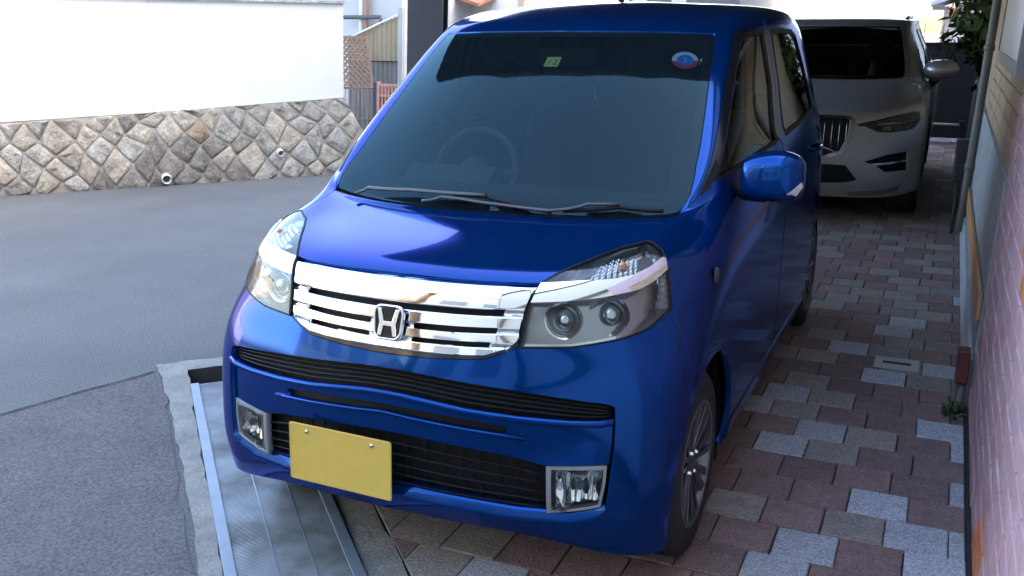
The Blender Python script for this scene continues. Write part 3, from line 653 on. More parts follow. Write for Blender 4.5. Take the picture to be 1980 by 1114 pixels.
# ------------------------------------------------------------------ the blue car
M_blue = mat('blue_paint', (.0, .036, .175), .11, metal=.66, coat=.38, spec=.5, stint=(.02, .28, 1.))
M_blk = mat('black_plastic', (.006, .0065, .0075), .55, spec=.22, bump=.1, bscale=300)
M_blk2 = mat('black_gloss', (.008, .009, .011), .12)
M_trim = mat('grey_trim', (.022, .022, .024), .7)
M_rub = mat('rubber', (.016, .016, .017), .75, bump=.15, bscale=120)
M_chr = mat('chrome', (.80, .81, .82), .05, metal=1.0)
M_chr2 = mat('chrome_dull', (.55, .56, .57), .16, metal=1.0)
M_alloy = mat('alloy', (.15, .15, .155), .28, metal=.9)
M_lens = glass('lens_clear', (.93, .95, .95), 1.45, haze=.005, hcol=(.6, .62, .6))
M_wsg = glass('windscreen_glass', (.38, .47, .50), 1.29, haze=.016, hcol=(.22, .42, .55), rcol=(.55, .9, 1.0))  # dirt haze lifts the darks; blue tints paint in bluer mirrored sky
M_sdg = glass('side_glass', (.22, .25, .25), 1.30)
M_prv = glass('privacy_glass', (.05, .055, .06), 1.40)
car = empty('kei_car', (0, 0, 0)); tag(car, 'blue metallic kei minivan with chrome grille and yellow plate, parked nose to the road', 'car')
HL, CT, CB, SEAM, GT, GB = (TR[k] for k in ('HL', 'CT', 'CB', 'SEAM', 'GT', 'GB'))
WSR, CLEAR, LIP2 = TR['WSR'], TR['CLEAR'], TR['LIP2']; PILB = TR['PILB'][0]
WY, WZ, AR = .573, .275, .338; RY = 2.993
def arch(cy, a0, a1, n=18, R=AR):        # degrees, 0 = rearward, 90 = up, 180 = forward
    return [(cy + R * math.cos(math.radians(a0 + (a1 - a0) * i / n)), WZ + R * math.sin(math.radians(a0 + (a1 - a0) * i / n))) for i in range(n + 1)]
def bottom_u(y):
    u = np.linspace(3, 10, 701); return float(u[np.abs(CAR.P(u, np.zeros_like(u))[:, 1] - y).argmin()])
def sd(p): return CAR.side(p)
a_f = sd(arch(WY, 192, 123, 12))          # front edge of the arch, bottom to bumper seam
bump_r = [(0, 0), (1, 0), (2, 0), (3, 0), (3.6, 0), (bottom_u(WY - AR * .98), 0)] + a_f + [((a_f[-1][0] + HL[5][0]) / 2 + .02, (a_f[-1][1] + HL[5][1]) / 2)] + HL[5::-1] + GB[::-1] + [(0, 4.365)]
hole_r = [(0, 3.917)] + TR['SLOT_T'] + [(3.03, 3.3), (3.02, 2.6), (2.985, 1.9), (2.965, 1.5)] + LIP2[::-1] + [(0, .90)]
BUMP = patch(CAR, 'front_bumper', mir(bump_r), M_blue, car, [mir(hole_r)], flange=.02)
# middle panel of the bumper with its slit
ins_r = [(0, 3.20)] + TR['SLOT_B'] + [(3.0, 2.6), (2.975, 2.16)] + [(2.60, 2.09)] + TR['LG_T'][::-1] + [(0, 2.28)]
inn_r = [(0, 2.86)] + [(u, v - .08) for u, v in TR['INNER'][:3]] + [(1.615, 2.70), TR['INNER'][3]] + TR['INNER'][5:] + [(0, 2.70)]
insert = patch(CAR, 'bumper_insert', mir(ins_r), M_blue, BUMP, [mir(inn_r)], off=lambda u, v: -.007 - .006 * np.clip((np.abs(u) - 2) / 1., 0, 1) * 1., flange=.02)
patch(CAR, 'slit_mesh', mir(inn_r), M_blk, insert, off=-.024, flange=0, gap=0)
def tube_on(name, uv, off, r, m, parent, n=8, flat=1., dens=.15):
    D = []
    for i in range(len(uv) - 1):
        a, b = uv[i], uv[i + 1]; k = max(1, int(math.hypot(b[0] - a[0], b[1] - a[1]) / dens)); D += [(a[0] + (b[0] - a[0]) * t / k, a[1] + (b[1] - a[1]) * t / k) for t in range(k)]
    D.append(uv[-1]); return MB().tube(on(CAR, D, off), r, n, flat=flat).build(name, m, parent, True)
def msym(uv): return [(-u, v) for u, v in reversed(uv)] + uv
tube_on('upper_lip', msym([(0.05, 3.17)] + [(u, v - .03) for u, v in TR['SLOT_B']]), -.001, .0095, M_blue, BUMP)
tube_on('slit_lip', msym([(0.05, 2.69)] + [(u, v - .02) for u, v in TR['INNER'][:4:-1]] + [TR['INNER'][4]]), -.004, .0055, M_blue, BUMP)
# upper slot: black backing and thin slats
slot_r = [(0, 4.02)] + [(u, v + .1) for u, v in TR['SLOT_T']] + [(3.08, 3.3)] + [(u, v - .12) for u, v in TR['SLOT_B'][::-1]] + [(0, 3.05)]
SLOT = patch(CAR, 'upper_intake', mir(slot_r), M_blk, car, off=-.045, flange=0, gap=0)
for k in range(1, 5):
    t = k / 5; cv = [(a[0] + (b[0] - a[0]) * t, a[1] + (b[1] - a[1]) * t) for a, b in zip([(0, 3.917)] + TR['SLOT_T'], [(0, 3.20)] + TR['SLOT_B'])]
    tube_on('slat', msym([(max(.02, u), v) for u, v in cv]), -.022, .0035, M_blk, SLOT, 6)
# lower grille
lg_r = [(0, 2.35)] + [(u, v + .06) for u, v in TR['LG_T']] + [(2.2, 1.5)] + [(u, v - .1) for u, v in TR['LG_B'][::-1]] + [(0, .95)]
LG = patch(CAR, 'lower_grille', mir(lg_r), M_blk, car, off=-.05, flange=0, gap=0)
for k in range(0, 6):
    t = (k + .2) / 5.4; cv = [(a[0] + (b[0] - a[0]) * t, a[1] + (b[1] - a[1]) * t) for a, b in zip([(0, 2.27)] + TR['LG_T'], [(0, 1.04)] + TR['LG_B'])]
    tube_on('slat', msym([(max(.02, u), v) for u, v in cv]), -.028, .0042, M_blk, LG, 6, flat=.6)
for k in range(-8, 9): tube_on('upright', [(k * .25, 2.2), (k * .25, 1.6), (k * .25, 1.0)], -.037, .003, M_blk, LG, 5)
# shelf under the grille (bright upward face)
low = msym([(.02, .90)] + LIP2); inner = on(CAR, [(u * .985, v + .17) for u, v in low], -.045); outer = on(CAR, low, .004); dn = on(CAR, [(u, v - .06) for u, v in low], .002)
n = len(low); mk('lower_lip', inner + outer + dn, [(i, n + i, n + i + 1, i + 1) for i in range(n - 1)] + [(n + i, 2 * n + i, 2 * n + i + 1, n + i + 1) for i in range(n - 1)], M_blue, BUMP, True)
# fog lamps
M_foghs = mat('fog_frame', (.26, .27, .28), .4, metal=.4)
for s in (False, True):
    fp = TR['FOG']; cu = sum(p[0] for p in fp) / 6; cv_ = sum(p[1] for p in fp) / 6
    inner_p = [(cu + (u - cu) * .84, cv_ + (v - cv_) * .84) for u, v in fp]
    frame = patch(CAR, 'fog_lamp', fp, M_foghs, car, [inner_p], off=-.010, flange=.02, flip=s, du=.08, dv=.1)
    sg = -1 if s else 1
    def bowl(u, v): return -.030 - .030 * np.clip(1 - (((np.abs(u) - cu) / .36) ** 2 + ((v - cv_) / .52) ** 2), 0, 1) + .0045 * np.sin(np.abs(u) * 30)
    patch(CAR, 'reflector', inner_p, M_chr, frame, off=bowl, flange=-.022, gap=0, flip=s, du=.035, dv=.05, fl_mat=M_chr2)
    patch(CAR, 'lens', inner_p, M_lens, frame, off=-.0115, flange=0, flip=s, gap=0)
    c = on(CAR, [(sg * cu, cv_ + .12)], -.035)[0]; MB().lathe([(0, .0005), (0, .011), (.016, .010), (.024, .0005)], c, (0, -1, 0), 14).build('bulb', mat('bulb_dark', (.12, .11, .1), .3), frame, True)
# number plate, blanked
pt = empty('number_plate', (-.12, -.036, .396), car)
def rrect(w, h, r, n=5):
    P = []
    for cx, cy, a in ((w / 2 - r, h / 2 - r, 0), (-w / 2 + r, h / 2 - r, 90), (-w / 2 + r, -h / 2 + r, 180), (w / 2 - r, -h / 2 + r, 270)):
        P += [(cx + r * math.cos(math.radians(a + 90 * i / n)), cy + r * math.sin(math.radians(a + 90 * i / n))) for i in range(n + 1)]
    return P
M_yel = mat('plate_yellow', (.54, .38, .07), .5, var=.05, vscale=30)
MB().prism(rrect(.33, .165, .008), 'y', -.0012, .0).build('plate', M_yel, pt)
out = rrect(.326, .161, .008); inn = rrect(.318, .153, .006); k = len(out)
mk('rim', [(x, -.0012, z) for x, z in out] + [(x * .992, -.0030, z * .985) for x, z in out] + [(x, -.0014, z) for x, z in inn], [(i, (i + 1) % k, k + (i + 1) % k, k + i) for i in range(k)] + [(k + i, k + (i + 1) % k, 2 * k + (i + 1) % k, 2 * k + i) for i in range(k)], M_yel, pt, True)
for x in (-.105, .105): MB().lathe([(0, .006), (-.003, .006), (-.004, .0005)], (x, -.0012, .062), (0, 1, 0), 12).build('bolt', M_chr2, pt, True)
pt.rotation_euler = (math.radians(-3), 0, math.radians(-2))
# grille
grl = empty('grille', (0, 0, 0), car); 
def gch(uv_poly, *a, **k): pass
gap1 = [(0, 5.84), (.6, 5.85), (1.2, 5.855), (1.50, 5.88), (1.47, 5.73), (1.2, 5.70), (.6, 5.69), (0, 5.68)]
def gaphalf(v0, v1, e0, e1): return [(.28, v0), (.8, v0 + .01), (e0, v0 + .035), (e1, v1 + .045), (.8, v1 + .01), (.28, v1)]
g2 = gaphalf(5.345, 5.195, 1.42, 1.38); g3 = gaphalf(4.95, 4.82, 1.34, 1.30)
face_r = [(0, 6.68)] + [(u, v - .02) for u, v in GT] + [(1.955, 6.64), (1.885, 6.366), (1.825, 6.012), (1.76, 5.554), (1.71, 5.05), (1.60, 4.86), (1.25, 4.62), (.6, 4.54), (0, 4.52)]
def gprof(u, v):       # convex bars
    e = [4.52, 4.88, 5.27, 5.75, 6.68]; o = np.zeros_like(v)
    for a, b, h in zip(e[:-1], e[1:], (.008, .007, .008, .009)):
        t = np.clip((v - a) / (b - a), 0, 1); o = np.maximum(o, np.where((v >= a) & (v <= b), h * np.minimum(1, np.minimum(t, 1 - t) * 7), 0))
    return o - .004 - .006 * np.clip((np.abs(u) - 1.4) / .45, 0, 1)
patch(CAR, 'chrome_face', mir(face_r), M_chr, grl, [mir(gap1), g2, [(-u, v) for u, v in g2], g3, [(-u, v) for u, v in g3]], off=gprof, flange=.03, du=.06, dv=.05)
patch(CAR, 'backing', mir([(0, 6.6), (1.9, 6.55), (1.7, 5.0), (1.2, 4.5), (0, 4.42)]), M_blk, grl, off=-.032, flange=0, gap=0)
patch(CAR, 'lower_surround', mir([(0, 4.53), (.6, 4.55), (1.25, 4.63), (1.61, 4.87), (1.72, 5.06), (1.73, 4.9)] + [(u, v + .012) for u, v in GB[::-1]] + [(0, 4.385)]), M_blk2, grl, off=-.003, flange=.02, gap=0)
# badge: rounded ring with the letter-like mark
bc = on(CAR, [(0, 5.27)], .016)[0]; bd = empty('badge', tuple(bc - grl.location), grl); bd.rotation_euler = (math.radians(-14), 0, 0)
def taper(P, top, bot): return [(x * (top if z > 0 else bot), z) for x, z in P]
O_ = taper(rrect(.092, .092, .024, 6), 1.0, .93); I_ = taper(rrect(.078, .079, .019, 6), 1.0, .93); k = len(O_)
mk('ring', [(x, .004, z) for x, z in O_] + [(x, -.004, z) for x, z in O_] + [((x + a) / 2, -.0075, (z + b) / 2) for (x, z), (a, b) in zip(O_, I_)] + [(x, -.004, z) for x, z in I_] + [(x, .002, z) for x, z in I_],
   [(j * k + i, j * k + (i + 1) % k, (j + 1) * k + (i + 1) % k, (j + 1) * k + i) for j in range(4) for i in range(k)], M_chr, bd, True)
mk('field', [(x, .0, z) for x, z in I_], [tuple(range(k))], M_blk2, bd)
def stroke(P): 
    m_ = len(P); cx = sum(p[0] for p in P) / m_; cz = sum(p[1] for p in P) / m_
    return P
mbH = MB()
for s in (-1, 1): mbH.prism([(s * x, z) for x, z in ((.0335, .036), (.0215, .036), (.0125, .003), (.0125, -.012), (.0170, -.036), (.0285, -.036), (.0245, -.004))][::(1 if s > 0 else -1)], 'y', -.006, -.0005)
mbH.prism([(-.0125, .003), (-.0125, -.010), (.0125, -.010), (.0125, .003)], 'y', -.0062, -.0006)
bevel(mbH.build('mark', M_chr, bd), .0016, 2)
# headlamps
M_hous = mat('lamp_housing', (.30, .31, .315), .2, metal=.75); M_amb = mat('amber', (.55, .16, .03), .2, spec=.8)
for s in (False, True):
    sg = -1 if s else 1
    hl = patch(CAR, 'headlamp', HL, M_lens, car, off=.002, flange=.004, flip=s)
    patch(CAR, 'housing', HL, M_hous, hl, off=-.048, flange=-.045, gap=.001, flip=s)
    chs = CT + CB[::-1]
    patch(CAR, 'chrome_strip', chs, M_chr, hl, off=.0065, flange=.02, gap=.0005, flip=s, du=.08, dv=.06)
    patch(CAR, 'gasket', HL, M_blk, hl, [[(p[0] + (3.1 - p[0]) * .028, p[1] + (6.2 - p[1]) * .03) for p in HL]], off=.0035, flange=.01, gap=0, flip=s)
    tl = patch(CAR, 'turn_lamp', TR['TURN'], M_chr2, hl, off=lambda u, v: -.014 + .0025 * np.sin(np.abs(u) * 60) + .0018 * np.sin(v * 50), flange=.02, flip=s, du=.025, dv=.03)
    c = on(CAR, [(sg * 3.28, 6.95)], -.008)[0]; MB().lathe([(-.01, .012), (.004, .012), (.014, .008), (.018, .0005)], c, (.3 * sg, -.6, .7), 14).build('bulb', M_amb, tl, True)
    patch(CAR, 'side_reflector', TR['REFL'], mat('reflector_white', (.45, .46, .47), .25, metal=.4), hl, off=lambda u, v: -.008 + .002 * np.sin(v * 40), flange=.02, flip=s, du=.03, dv=.04)
    for key, r, dd in (('LAMP1', .048, .030), ('LAMP2', .052, .042)):
        u, v = TR[key][0]; c = on(CAR, [(sg * u, v)], -dd)[0]; ax = Vector((.10 * sg, -1, .04)); 
        unit = MB().lathe([(-.01, r * 1.02), (.012, r), (.010, r * .90), (.004, r * .86), (.006, r * .80), (-.004, r * .74), (-.002, r * .68), (-.02, r * .60)], c, ax, 36).build('lamp_ring', M_chr2, hl, True, sharp=35)
        rr = r * .60
        MB().lathe([(-.022, rr * 1.02), (-.006, rr * .98), (.008, rr * .80), (.017, rr * .5), (.020, .0005)], c, ax, 28).build('projector_lens', mat('projector_glass', (.42, .45, .47), .04, spec=1., metal=1., coat=1.), hl, True)
    patch(CAR, 'bezel', [(1.82, 4.98), (2.45, 4.98), (3.1, 5.12), (3.1, 5.02), (2.45, 4.90), (1.80, 4.90)], M_chr2, hl, off=-.012, flange=.02, gap=0, flip=s)
# bonnet, wings, roof
bon_r = [(0, 6.735)] + [(u, v + .045) for u, v in GT] + HL[15:9:-1] + SEAM[1:] + [(3.36, 9.45), (3.22, 9.72), (2.2, 9.72), (1, 9.70), (0, 9.70)]
patch(CAR, 'bonnet', mir(bon_r), M_blue, car, flange=.02)
PIL_UV = [PILB, (3.98, 11.4), (3.90, 12.5), (3.92, 13.2), (4.0, 13.8), (4.25, 14.35), (4.9, 14.62)]
seam_d = [(.745, .90), (.752, .75), (.768, .62), (.84, .50), (.925, .40), (.945, .28)]
fen = HL[5:11] + SEAM[1:] + [(3.36, 9.45), (3.30, 9.85), (3.40, 10.25), PILB, (4.65, 10.1)] + sd(seam_d) + [(bottom_u(.945), 0), (bottom_u(WY + AR * .96), 0)] + sd(arch(WY, -10, 123, 26)) + [((a_f[-1][0] + HL[5][0]) / 2 + .02, (a_f[-1][1] + HL[5][1]) / 2)]
for s in (False, True):
    w = patch(CAR, 'front_wing', fen, M_blue, car, flange=.02, flip=s)
    c = on(CAR, [((-1 if s else 1) * TR['MARK'][0][0], TR['MARK'][0][1])], .001)[0]
    mb = MB(); mb.lathe([(0, .026), (.006, .024), (.011, .015), (.013, .0005)], (0, 0, 0), (-1 if s else 1, 0, 0), 20); o = mb.build('side_repeater', mat('repeater', (.035, .035, .04), .25, spec=.5), w, True); o.scale = (1, .75, 1.0); o.location = c
pil = [(1.68, 1.527), (1.84, 1.533), (2.2, 1.535), (2.5, 1.53), (2.60, 1.515), (2.72, 1.48)]
roof_r = [(0, 14.075), (1, 14.075), (2, 14.07), (2.9, 14.065)] + WSR[1:6] + [(3.40, 10.25)] + PIL_UV + sd(pil) + [(10.4, 14.55), (11, 14.75), (12, 14.8), (12, 17)]
patch(CAR, 'roof', mir(roof_r), M_blue, car, flange=.015, du=.15, dv=.18)
# doors with their windows
fd0 = sd(seam_d[::-1]) + [(4.65, 10.1)] + PIL_UV
fd1 = [(1.68, 1.527), (1.835, 1.533), (1.815, 1.3), (1.795, 1.0), (1.785, .72), (1.745, .45), (1.72, .28)]
FWF = [(4.74, 11.35), (4.72, 12), (4.70, 12.6), (4.70, 13.2), (4.78, 13.7), (5.05, 14.05)]
fw1 = [(1.62, 1.489), (1.765, 1.492), (1.745, 1.3), (1.725, 1.098), (1.4, 1.092), (1.15, 1.085)]
FW = FWF + sd(fw1); FD = fd0 + sd(fd1)
cfu = sum(p[0] for p in FW) / len(FW)
rd = [(1.735, .28), (1.76, .45), (1.80, .72), (1.81, 1.0), (1.83, 1.3), (1.852, 1.533), (2.2, 1.535), (2.5, 1.53), (2.60, 1.515), (2.72, 1.46), (2.80, 1.25), (2.82, 1.05), (2.80, .80), (2.745, .66)] + arch(RY, 136, 180, 8)[1:] + [(2.65, .25)]
rw = [(1.885, 1.10), (1.90, 1.3), (1.915, 1.492), (2.2, 1.494), (2.45, 1.488), (2.55, 1.465), (2.66, 1.33), (2.72, 1.135), (2.3, 1.11)]
bp = [(1.725, 1.10), (1.745, 1.3), (1.765, 1.492), (1.834, 1.495), (1.812, 1.3), (1.797, 1.10)]
for s in (False, True):
    sg = -1 if s else 1
    d = patch(CAR, 'front_door', FD, M_blue, car, [FW], flip=s, du=.1, dv=.16)
    patch(CAR, 'inner_trim', FD, M_trim, d, [FW], off=-.024, gap=0, flange=0, flip=s, du=.2, dv=.25)
    patch(CAR, 'window', FW, M_sdg, d, off=-.006, gap=-.004, flange=0, flip=s, du=.15, dv=.2)
    patch(CAR, 'corner_trim', [(4.08, 11.2), (3.99, 12.5), (4.0, 13.2), (4.1, 13.75), (4.4, 14.2), (5.0, 14.3), (5.6, 14.33), (5.6, 14.2)] + FWF[::-1], M_blk2, d, off=.0015, flange=.004, gap=0, flip=s)
    patch(CAR, 'window_seal', FW, M_blk, d, [[(u + (6.2 - u) * .03, v + (12.7 - v) * .045) for u, v in FW]], off=.001, gap=-.005, flange=.012, flip=s, du=.1, dv=.16)
    patch(CAR, 'pillar_trim', sd(bp), M_blk2, d, off=.002, flange=.004, flip=s)
    patch(CAR, 'mirror_sail', [(4.12, 10.9), (4.72, 10.95), (4.70, 11.75), (4.35, 11.9), (4.08, 11.5)], M_blk, d, off=.003, flange=.006, flip=s)
    c = on(CAR, sd([(1.62, .93)]), .02)[0] if not s else on(CAR, [(-u, v) for u, v in sd([(1.62, .93)])], .02)[0]
    MB().tube([c + Vector((-.02 * sg, -.085, 0)), c + Vector((.004 * sg, -.05, 0)), c + Vector((.008 * sg, 0, 0)), c + Vector((.004 * sg, .05, 0)), c + Vector((-.02 * sg, .085, 0))], .011, 8).build('handle', M_blue, d, True)
    d = patch(CAR, 'rear_door', sd(rd), M_blue, car, [sd(rw)], flip=s, du=.12, dv=.16)
    patch(CAR, 'inner_trim', sd(rd), M_trim, d, [sd(rw)], off=-.024, gap=0, flange=0, flip=s, du=.2, dv=.25)
    patch(CAR, 'window', sd(rw), M_prv, d, off=-.006, gap=-.004, flange=0, flip=s, du=.15, dv=.2)
    patch(CAR, 'window_seal', sd(rw), M_blk, d, [sd([(y + (2.3 - y) * .02, z + (1.3 - z) * .045) for y, z in rw])], off=.001, gap=-.005, flange=.012, flip=s, du=.1, dv=.16)
    c = on(CAR, [(sg * u, v) for u, v in sd([(2.66, .96)])], .02)[0]
    MB().tube([c + Vector((-.02 * sg, -.085, 0)), c + Vector((.004 * sg, -.05, 0)), c + Vector((.008 * sg, 0, 0)), c + Vector((.004 * sg, .05, 0)), c + Vector((-.02 * sg, .085, 0))], .011, 8).build('handle', M_blue, d, True)
    sill = [(bottom_u(.945), 0), (bottom_u(1.3), 0), (bottom_u(2.0), 0), (bottom_u(2.655), 0)] + sd([(2.645, .272), (1.728, .272), (.95, .272)])
    patch(CAR, 'side_sill', sill, M_blue, car, flip=s, off=.004, flange=.03)
    qp = sd([(2.70, 1.50), (2.735, 1.46), (2.815, 1.25), (2.835, 1.05), (2.815, .80), (2.76, .665)]) + sd(arch(RY, 134, 0, 22)) + [(bottom_u(RY + AR * .98), 0), (10.4, 0), (10.4, 3), (10.4, 7), (10.4, 10), (10.4, 12), (10.4, 14.5)]
    patch(CAR, 'rear_quarter', qp, M_blue, car, flip=s)
    patch(CAR, 'tail_lamp', [(9.95, 8.2), (10.38, 8.0), (10.38, 13.2), (10.05, 13.2)], mat('tail_red', (.30, .01, .01), .15, spec=.8), car, off=.006, flip=s)
rgl = [(10.75, 11.4), (13.25, 11.4), (13.2, 13.9), (10.8, 13.9)]
tg = patch(CAR, 'tailgate', [(10.42, 4), (13.58, 4), (13.58, 14.5), (13, 14.7), (12, 14.75), (11, 14.7), (10.42, 14.5)], M_blue, car, [rgl])
patch(CAR, 'rear_window', rgl, M_prv, tg, off=-.006, gap=-.004, flange=0)
patch(CAR, 'rear_bumper', [(10.42, 0), (13.58, 0), (13.58, 3.95), (10.42, 3.95)], M_blue, car)
# windscreen: glass, black border, cowl, wipers
ws_r = [(0, 14.06), (1, 14.06), (2, 14.055), (2.85, 14.04), (2.95, 13.95)] + WSR[1:5] + [(3.36, 10.5), (3.2, 10.2), (2.2, 10.05), (1, 10.0), (0, 9.98)]
wsc = patch(CAR, 'windscreen', mir(ws_r), M_wsg, car, off=-.001, flange=0, gap=.002, du=.15, dv=.18)
clr_r = [(0, 13.93), (1, 13.93), (2.2, 13.92), (2.6, 13.86), (2.66, 13.75)] + CLEAR[::-1] + [(2.70, 10.83), (2, 10.86), (1, 10.90), (0, 10.92)]
patch(CAR, 'black_border', mir(ws_r), M_blk, wsc, [mir(clr_r)], off=-.004, flange=0, gap=.001, du=.15, dv=.18)
patch(CAR, 'cowl', mir([(0, 10.02), (1, 10.04), (2.2, 10.09), (3.2, 10.25), (3.34, 9.9), (3.2, 9.70), (2.2, 9.69), (1, 9.67), (0, 9.67)]), M_blk, car, off=-.012, flange=0, gap=0)
M_wip = mat('wiper_grey', (.05, .053, .057), .4)
for k in ('1', '2'):
    arm = tube_on('wiper', TR['WIP' + k], .022, .008, M_wip, car, 8, flat=.6, dens=.2)
    bl = tube_on('blade', TR['WIP' + k + 'B'], .012, .0065, M_blk, arm, 6, dens=.2)
# stickers on the glass
def label_text(s, size, m, parent, loc, rot, name):
    cu = bpy.data.curves.new(name, 'FONT'); cu.body = s; cu.size = size; cu.align_x = 'CENTER'; cu.align_y = 'CENTER'
    tmp = bpy.data.objects.new(name, cu); COL.objects.link(tmp); dg = bpy.context.evaluated_depsgraph_get(); me = bpy.data.meshes.new_from_object(tmp.evaluated_get(dg))
    bpy.data.objects.remove(tmp); me.materials.clear(); me.materials.append(m); o = bpy.data.objects.new(name, me); link(o, parent); o.location = loc; o.rotation_euler = rot; return o
uv = TR['STK1'][0]; c = on(CAR, [uv], -.003)[0]; _, nn = CAR.P(np.array(uv[0]), np.array(uv[1]), True)
q = Vector(nn).to_track_quat('Z', 'Y')
st = empty('inspection_sticker', tuple(c), wsc); st.rotation_euler = q.to_euler()
mk('paper', [(x, y, -.0005) for x, y in ((-.026, -.026), (.026, -.026), (.026, .026), (-.026, .026))], [(0, 1, 2, 3)], mat('sticker_yellow', (.62, .62, .18), .6), st)
label_text('12', .042, mat('ink_black', (.02, .02, .02), .7), st, (0, -.004, .0004), (0, 0, 0), 'numerals')
uv = TR['STK2'][0]; c = on(CAR, [uv], -.003)[0]; _, nn = CAR.P(np.array(uv[0]), np.array(uv[1]), True); q = Vector(nn).to_track_quat('Z', 'Y')
st = empty('round_sticker', tuple(c), wsc); st.rotation_euler = q.to_euler()
def disc(name, r, z, m, a0=0, a1=360, ell=1.): 
    P = [(r * math.cos(math.radians(a0 + (a1 - a0) * i / 28)), r * ell * math.sin(math.radians(a0 + (a1 - a0) * i / 28)), z) for i in range(29)]; return mk(name, P, [tuple(range(29))], m, st)
disc('disc', .044, -.0006, mat('sticker_white', (.7, .72, .75), .5)); disc('red_band', .044, .0002, mat('sticker_red', (.55, .04, .06), .5), 185, 355); disc('blue_dot', .027, .0006, mat('sticker_blue', (.03, .18, .6), .5))
label_text('2', .03, mat('sticker_white', (.7, .72, .75), .5), st, (0, 0, .001), (0, 0, 0), 'numeral')
# door mirrors
for sg in (1, -1):
    mr = empty('door_mirror', (sg * .795, .955, 1.068), car)
    S_ = [(-.095, .036, .056, .040), (-.080, .046, .070, .052), (-.04, .054, .083, .060), (.0, .057, .088, .062), (.04, .056, .086, .060), (.075, .048, .072, .052), (.092, .030, .046, .036)]
    V = []; F = []; nn_ = 24
    for x, hy, up_, dn_ in S_:
        for i in range(nn_):
            a = 2 * math.pi * i / nn_; ca, sa = math.cos(a), math.sin(a); e = .62
            y = -hy * 1.5 * abs(ca) ** e if ca > 0 else .028; z = (abs(sa) ** e) * (up_ if sa > 0 else -dn_)
            if ca <= 0: z = (abs(sa) ** .5) * (up_ if sa > 0 else -dn_) * .97
            V.append((sg * (x + .02), y, z - .004 + .012 * x))
    for j in range(len(S_) - 1): F += [(j * nn_ + i, j * nn_ + (i + 1) % nn_, (j + 1) * nn_ + (i + 1) % nn_, (j + 1) * nn_ + i)[::sg] for i in range(nn_)]
    F += [tuple(range(nn_))[::-sg], tuple(range((len(S_) - 1) * nn_, len(S_) * nn_))[::sg]]
    o = mk('shell', V, F, M_blue, mr, True); md = o.modifiers.new('s', 'SUBSURF'); md.levels = 1; md.render_levels = 2
    bevel(MB().box(-.072, .072, .029, .033, -.042, .058).build('mirror_glass', mat('mirror_silver', (.8, .8, .8), .02, metal=1.), mr), .004).location = (sg * .02, 0, 0)
    MB().tube([(-sg * .10, .02, -.03), (-sg * .06, .0, -.045), (-sg * .0, -.01, -.045)], .026, 10).build('stalk', M_blk, mr, True)
    tr = [(.030, -.058), (.070, -.052), (.098, -.036), (.112, -.012), (.108, .002), (.085, -.020), (.055, -.042)]
    def msurf(x, z):
        xx = min(max(x - .02, -.095), .092)
        for j in range(len(S_) - 1):
            if S_[j][0] <= xx <= S_[j + 1][0]:
                t = (xx - S_[j][0]) / (S_[j + 1][0] - S_[j][0]); hy = S_[j][1] + (S_[j + 1][1] - S_[j][1]) * t; dn_ = S_[j][3] + (S_[j + 1][3] - S_[j][3]) * t; break
        rr = max(0, 1 - min(1, abs(z + .004) / dn_) ** 2.6) ** .42; return -hy * 1.5 * rr - .003
    mb = MB(); n_ = len(tr); mb.add([(sg * x, msurf(x, z), z) for x, z in tr] + [(sg * .088, msurf(.088, -.03), -.03)], [((i, (i + 1) % n_, n_))[::sg] for i in range(n_)])
    mb.build('turn_lens', mat('lens_white', (.62, .62, .64), .3), mr, True)
    mr.scale = (1.0, 1, 1.03)
    if sg < 0: mr.rotation_euler = (0, 0, math.radians(-80)); mr.location = (-.735, 1.28, 1.07)      # folded in
